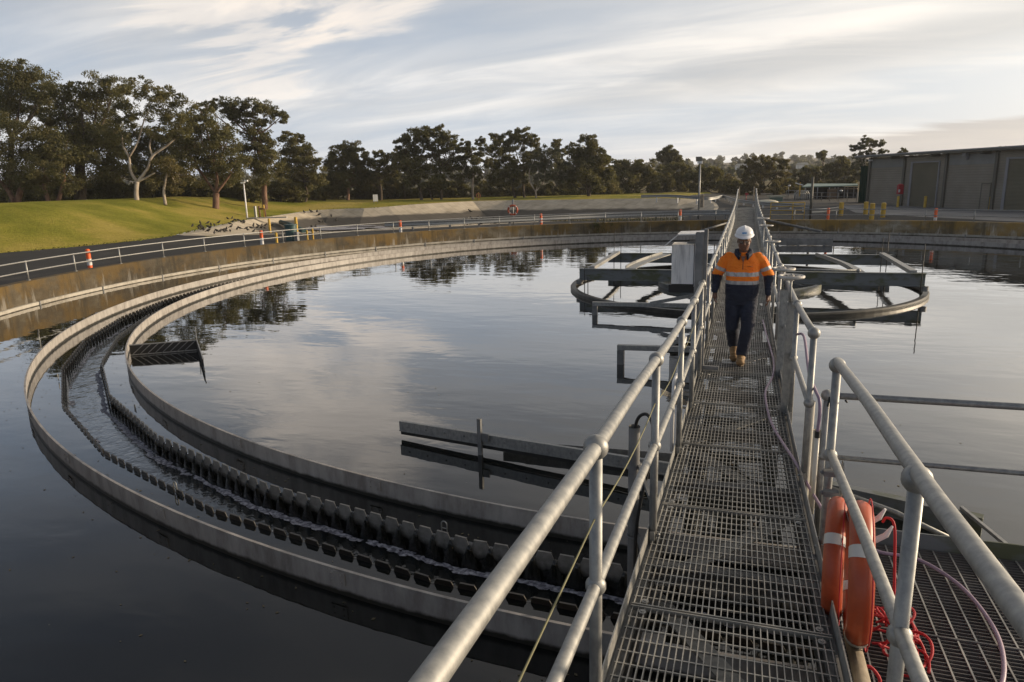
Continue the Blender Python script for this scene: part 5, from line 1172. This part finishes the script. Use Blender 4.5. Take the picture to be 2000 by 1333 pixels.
limb(mb,[hp(0,.03,-.06),V3((0,.045,1.50)),V3((0,.05,1.42))],[.060,.062,.062])
limb(mb,[V3((0,.05,1.36)),V3((0,.03,1.20)),V3((0,.03,1.02)),V3((0,.03,.93))],[.105,.11,.11,.105],sx=1)
for s in(-1,1):
    limb(mb,[SH[s]-V3((s*.11,0,.03)),SH[s]-V3((s*.02,0,.05))],[.055,.045]); limb(mb,[V3((s*.075,.05,1.33)),V3((s*.07,.035,1.02)),HIP[s]],[.095,.09,.088])
    limb(mb,[SH[s],EL[s],WR[s]],[.055,.044,.027]); hand(mb,WR[s],s)
    limb(mb,[HIP[s],KN[s],AN[s]],[.085,.055,.038]); mb.tube([AN[s],AN[s]+V3((0,-.13,-.06))],[.036,.03],10)
def fskin(nt,b):
    n=noise(nt,objc(nt),18,4); L(nt,ramp(nt,n,[(.35,(.15,.075,.048)),(.65,(.21,.115,.08))]),b.inputs['Base Color']); b.inputs['Roughness'].default_value=.5; b.inputs['Subsurface Weight'].default_value=.05
SKIN=mat('skin',build=fskin)
me=fuse(mb,.0075,3); o=link('body',me,SKIN,man,world=False)
# eyes, brows
for s in(-1,1):
    q=MB(); q.ball(hp(s*.031,-.079,.008),(.014,.010,.008),10,7,rot=rx); q.build('eye',mat('eye_white',(.55,.52,.5),.2) if s<0 else bpy.data.materials['eye_white'],man,world=False)
    q=MB(); q.ball(hp(s*.031,-.0885,.007),(.006,.003,.006),8,6); q.build('iris',BLK,man,world=False)
    q=MB(); q.tube([hp(s*.014,-.092,.031),hp(s*.034,-.093,.037),hp(s*.052,-.082,.031)],[.003,.005,.003],6); q.build('eyebrow',BLK,man,world=False)
# safety glasses
q=MB(); 
for s in(-1,1):
    q.ball(hp(s*.034,-.100,.006),(.030,.006,.019),14,8,rot=rx)
q.tube([hp(-.066,-.09,.014),hp(-.075,-.03,.014),hp(-.078,.03,.012)],.0035,6); q.tube([hp(.066,-.09,.014),hp(.075,-.03,.014),hp(.078,.03,.012)],.0035,6)
GL_=mat('clear_lens',(.55,.5,.45),.08,Transmission_Weight=.85); q.build('safety_glasses',GL_,man,world=False)
q=MB(); q.tube([hp(-.066,-.096,.022),hp(-.03,-.108,.025),hp(0,-.109,.023),hp(.03,-.108,.025),hp(.066,-.096,.022)],.0032,6); q.build('glasses_rim',mat('rim_amber',(.35,.16,.06),.3),man,world=False)
# hair at the sides under the helmet
q=MB(); q.ball(hp(0,.03,.030),(.084,.092,.078),20,12,rot=rx); q.build('hair',BLK,man,world=False)
# hard hat
q=MB(); vs=[];nn_=36;mm=12; hc=hp(0,.015,.090); 
for i in range(mm+1):
    th=PI/2*i/mm
    for k in range(nn_):
        a=2*PI*k/nn_; p=V3((.112*math.sin(th)**.9*math.cos(a),.138*math.sin(th)**.9*math.sin(a),.098*math.cos(th))); p.z+=.010*max(0,1-abs(p.x)/.022)*math.cos(th*.9); vs.append(hc+rx@p)
fs=[(i*nn_+k,(i+1)*nn_+k,(i+1)*nn_+(k+1)%nn_,i*nn_+(k+1)%nn_) for i in range(mm) for k in range(nn_)]
q.add(vs,fs,True)
vs=[]
for r_,z_ in ((1.0,.0),(1.10,-.012),(1.11,-.018),(.98,-.012)):
    for k in range(nn_):
        a=2*PI*k/nn_; f_=(1+.22*max(0,-math.sin(a))**2) if r_>1.05 else 1; p=V3((.112*r_*math.cos(a),.138*r_*f_*math.sin(a),z_-(.012*max(0,-math.sin(a)) if r_>1.05 else 0))); vs.append(hc+rx@p)
q.add(vs,[(j*nn_+k,(j+1)*nn_+k,(j+1)*nn_+(k+1)%nn_,j*nn_+(k+1)%nn_) for j in range(3) for k in range(nn_)],True)
hat=q.build('hard_hat',mat('white_helmet',(.80,.80,.82),.28),man,world=False)
q=MB(); LB=[hc+rx@V3((x,-.143+.0-abs(x)*.10-(z-.04)*-.62*(z-.04)*6*0+ (z-.03)*.42,z)) for x in(-.027,0,.027) for z in(.030,.050)]
q.add(LB,[(0,2,3,1),(2,4,5,3)]); q.build('helmet_badge',mat('badge_blue',(.03,.22,.52),.4),man,world=False)
q=MB()
for x,wd in ((-.020,.004),(-.014,.003),(-.006,.004),(.0,.003),(.006,.004),(.014,.003),(.019,.004)):
    c0=hc+rx@V3((x,-.1445-abs(x)*.10+.010*.42,.040)); q.box(c0,(wd,.001,.009))
q.build('badge_lettering',mat('badge_pale',(.45,.62,.78),.4),man,world=False)
# shirt
mb=MB()
def ell(c,rx_,ry_,rz_): mb.ball(c,(rx_,ry_,rz_),24,14)
def loft(mb,secs,n=26):
    vs=[]
    for (cx_,cy_,z,a,b) in secs:
        for k in range(n):
            t=2*PI*k/n; ct,st_=math.cos(t),math.sin(t); e_=.82; vs.append((cx_+a*abs(ct)**e_*(1 if ct>0 else -1),cy_+b*abs(st_)**e_*(1 if st_>0 else -1),z))
    fs=[(i*n+k,i*n+(k+1)%n,(i+1)*n+(k+1)%n,(i+1)*n+k) for i in range(len(secs)-1) for k in range(n)]+[tuple(range(n))[::-1],tuple(range((len(secs)-1)*n,len(secs)*n))]
    mb.add(vs,fs)
loft(mb,[(0,.02,.87,.200,.145),(0,.02,.93,.212,.155),(0,.014,1.02,.216,.165),(0,.012,1.12,.212,.162),(0,.018,1.22,.210,.152),(0,.030,1.32,.212,.142),(0,.045,1.40,.206,.125),(0,.055,1.455,.165,.100),(0,.055,1.500,.095,.080)])
for s in(-1,1):
    limb(mb,[SH[s]+V3((-s*.03,0,-.015)),SH[s]+V3((s*.012,0,-.06)),EL[s]+V3((s*.0,0,.035)),EL[s]+V3((0,0,-.02))],[.080,.083,.070,.064],16)
    limb(mb,[EL[s],EL[s].lerp(WR[s],.55),WR[s]+V3((0,0,.012))],[.062,.054,.044],14)
# folds
rf=random.Random(8)
for k in range(26):
    s=rf.choice((-1,1)); z=rf.uniform(.93,1.38); x=rf.uniform(-.15,.15); y=-.118-.02*(1-abs(x)/.2); 
    mb.tube([(x,y-.002,z),(x+rf.uniform(-.05,.05),y-.006,z-rf.uniform(.02,.07))],[.007,.004],6)
for s in(-1,1):
    for k in range(7):
        t=rf.random(); c=SH[s].lerp(EL[s],t); mb.tube([c+V3((s*.02-.04,-.068,.01)),c+V3((s*.02+.04,-.070,-.02))],[.006,.005],6)
    for k in range(5):
        t=k/5; c=EL[s].lerp(WR[s],t); mb.tube([c+V3((-.04,-.048,.0)),c+V3((.04,-.048,-.012))],[.008,.006],6)
me=fuse(mb,.0095,3)
def fcloth(c1,c2,sc=7):
    return lambda nt,b:(L(nt,ramp(nt,noise(nt,objc(nt),sc,5),[(.35,c1),(.65,c2)]),b.inputs['Base Color']),bump(nt,b,noise(nt,mapping(nt,objc(nt),sc=(1,1,1.6)),11,4,.55,.6),.75,.03))
ORN=mat('hivis_orange',rough=.8,build=fcloth((.90,.19,.010),(1.0,.27,.02))); NAV=mat('navy_cloth',rough=.85,build=fcloth((.012,.016,.034),(.024,.031,.056))); REF=mat('reflective_tape',(.42,.42,.43),.45,build=two((.30,.31,.33),(.50,.50,.51),20,(1,1,.3),bst=0))
for m_ in (ORN,NAV,REF): me.materials.append(m_)
def seg_t(p,a,b): d=b-a; return (p-a).dot(d)/d.length_squared, (p-(a+d*max(0,min(1,(p-a).dot(d)/d.length_squared)))).length
for pl in me.polygons:
    c=pl.center; m_=0; arm_=0
    for s in(-1,1):
        t,dd=seg_t(c,SH[s],EL[s]); 
        if c.x*s>.216 and c.z<1.5 and not (c.z<1.10 and dd>.11 and seg_t(c,EL[s],WR[s])[1]>.075):
            arm_=s
            if c.z<EL[s].z+.035 and (t>.86): m_=1
            elif .50<t<.66: m_=2
    if not arm_ or (abs(c.x)<=.216):
        if c.z<1.085: m_=1
        elif 1.088<c.z<1.135: m_=2
        elif 1.195<c.z<1.245: m_=2
        else: m_=0
    pl.material_index=m_
shirt=link('shirt',me,None,man,world=False)
# collar and zip
q=MB()
cv=[];nc=24
for i in range(nc+1):
    t=-PI/2+.42+(2*PI-.84)*i/nc; fr=max(0,-math.sin(t)); ct,st_=math.cos(t),math.sin(t); tip=fr**6
    zi=1.548-.060*fr; ri=.074; ro=.120+.018*tip; zo=zi-.058-.050*tip
    for (rr,z_) in ((ri,zi),(ro*.93,zi-.010),(ro,zo),(ro-.014,zo-.002),(ri-.008,zi-.012)): cv.append((rr*ct*1.0,.035+rr*st_*(1.08+.12*tip),z_))
q.add(cv,[(i*5+k,(i+1)*5+k,(i+1)*5+(k+1)%5,i*5+(k+1)%5) for i in range(nc) for k in range(5)]+[(0,1,2,3,4),tuple(nc*5+k for k in (4,3,2,1,0))],True)
q.build('collar',NAV,man,world=False)
q=MB(); q.tube([(0,-.112,1.385),(0,-.130,1.345),(0,-.142,1.29)],.0045,6); q.build('zip',NAV,man,world=False)
q=MB(); q.add([(-.030,-.082,1.455),(.030,-.082,1.455),(.0,-.118,1.375),(-.030,-.072,1.455),(.030,-.072,1.455),(.0,-.106,1.372)],[(0,2,1),(3,4,5),(0,1,4,3),(1,2,5,4),(2,0,3,5)]); q.build('open_neck',SKIN,man,world=False)
q=MB(); q.tube([(.055,-.135,1.335),(.09,-.134,1.330),(.125,-.128,1.322)],.0035,6); q.build('pocket_seam',mat('seam_brown',(.25,.05,.01),.8),man,world=False)
# trousers
mb=MB(); loft(mb,[(0,.03,.95,.165,.125),(0,.03,.90,.178,.135),(0,.028,.84,.182,.135),(0,.025,.80,.170,.120)])
for s in(-1,1):
    H,K,A_=HIP[s],KN[s],AN[s]; lo=K.lerp(A_,.90)
    limb(mb,[H+V3((s*.0,0,-.04)),H.lerp(K,.5),K,K.lerp(A_,.45),lo],[.112,.104,.088,.084,.080],18)
    for k in range(6):
        z=rf.uniform(.15,.75); c=(H.lerp(K,(H.z-z)/(H.z-K.z)) if z>K.z else K.lerp(A_,(K.z-z)/(K.z-A_.z))); mb.tube([c+V3((-.055,-.072,.015)),c+V3((.05,-.076,-.02))],[.009,.006],6)
    mb.tube([lo+V3((-.07,-.03,.0)),lo+V3((0,-.078,.012)),lo+V3((.07,-.03,.0))],[.014]*3,8)
me=fuse(mb,.0095,3); link('trousers',me,NAV,man,world=False)
# boots
TAN=mat('tan_leather',rough=.7,build=fcloth((.20,.115,.045),(.31,.19,.085),22)); SOLE=mat('boot_sole',(.10,.065,.035),.8)
for s,heel,pitch,yaw in ((-1,V3((-.070,.31,.085)),.42,0.02),(1,V3((.035,.035,.0)),0.0,-.05)):
    Rm=Matrix.Rotation(yaw,3,'Z')@Matrix.Rotation(pitch,3,'X'); f=lambda x,y,z:heel+Rm@V3((x*1.14,y*1.14,z))
    mb=MB(); mb.tube([f(0,.0,.17),f(0,-.0,.12),f(0,-.01,.075)],[.064,.062,.060],14); mb.ball(f(0,-.005,.055),(.044,.055,.045),14,9,rot=Rm); mb.tube([f(0,-.05,.085),f(0,-.11,.062),f(0,-.16,.05)],[.060,.055,.050],14); mb.ball(f(0,-.19,.045),(.058,.060,.042),14,9,rot=Rm); mb.ball(f(0,-.10,.035),(.045,.10,.028),14,8,rot=Rm)
    mb.tube([f(-.05,.0,.172),f(0,-.052,.172),f(.05,0,.172),f(0,.052,.172)],.010,8,closed=True)
    bt=link('boot',fuse(mb,.007,2),TAN,man,world=False)
    q=MB(); vs=[]
    for z in(.0,.022):
        for k in range(20):
            a=2*PI*k/20; yy=-.09+.155*math.sin(a); wd=.046 if yy<-.1 else .040; vs.append(f(wd*math.cos(a)*(1 if abs(math.cos(a))>.3 else 1),yy,z))
    q.add(vs,[(k,(k+1)%20,20+(k+1)%20,20+k) for k in range(20)]+[tuple(range(20))[::-1],tuple(range(20,40))]); so_=q.build('sole',SOLE,man,world=False); so_.parent=bt
    q=MB()
    for k in range(5):
        z=.095+.0*k; y0=-.055-.02*k; zz_=.135-.018*k; q.tube([f(-.026,y0-.0,zz_),f(0,y0-.012,zz_+.008),f(.026,y0,zz_)],.0035,5)
    la=q.build('laces',BLK,man,world=False); la.parent=bt

# ---------------------------------------------------------------- haze
hm=bpy.data.materials.new('air_haze'); hm.use_nodes=True; ht=hm.node_tree; ht.nodes.clear(); pv=N(ht,'ShaderNodeVolumePrincipled'); pv.inputs['Color'].default_value=(.95,.96,1,1); pv.inputs['Density'].default_value=.00027; pv.inputs['Anisotropy'].default_value=.2
oo=N(ht,'ShaderNodeOutputMaterial'); L(ht,pv.outputs[0],oo.inputs['Volume'])
mb=MB(); mb.box((0,0,29),(3400,3400,64)); o=mb.build('haze',hm); tag(o,'faint haze in the air',None,None,'stuff')
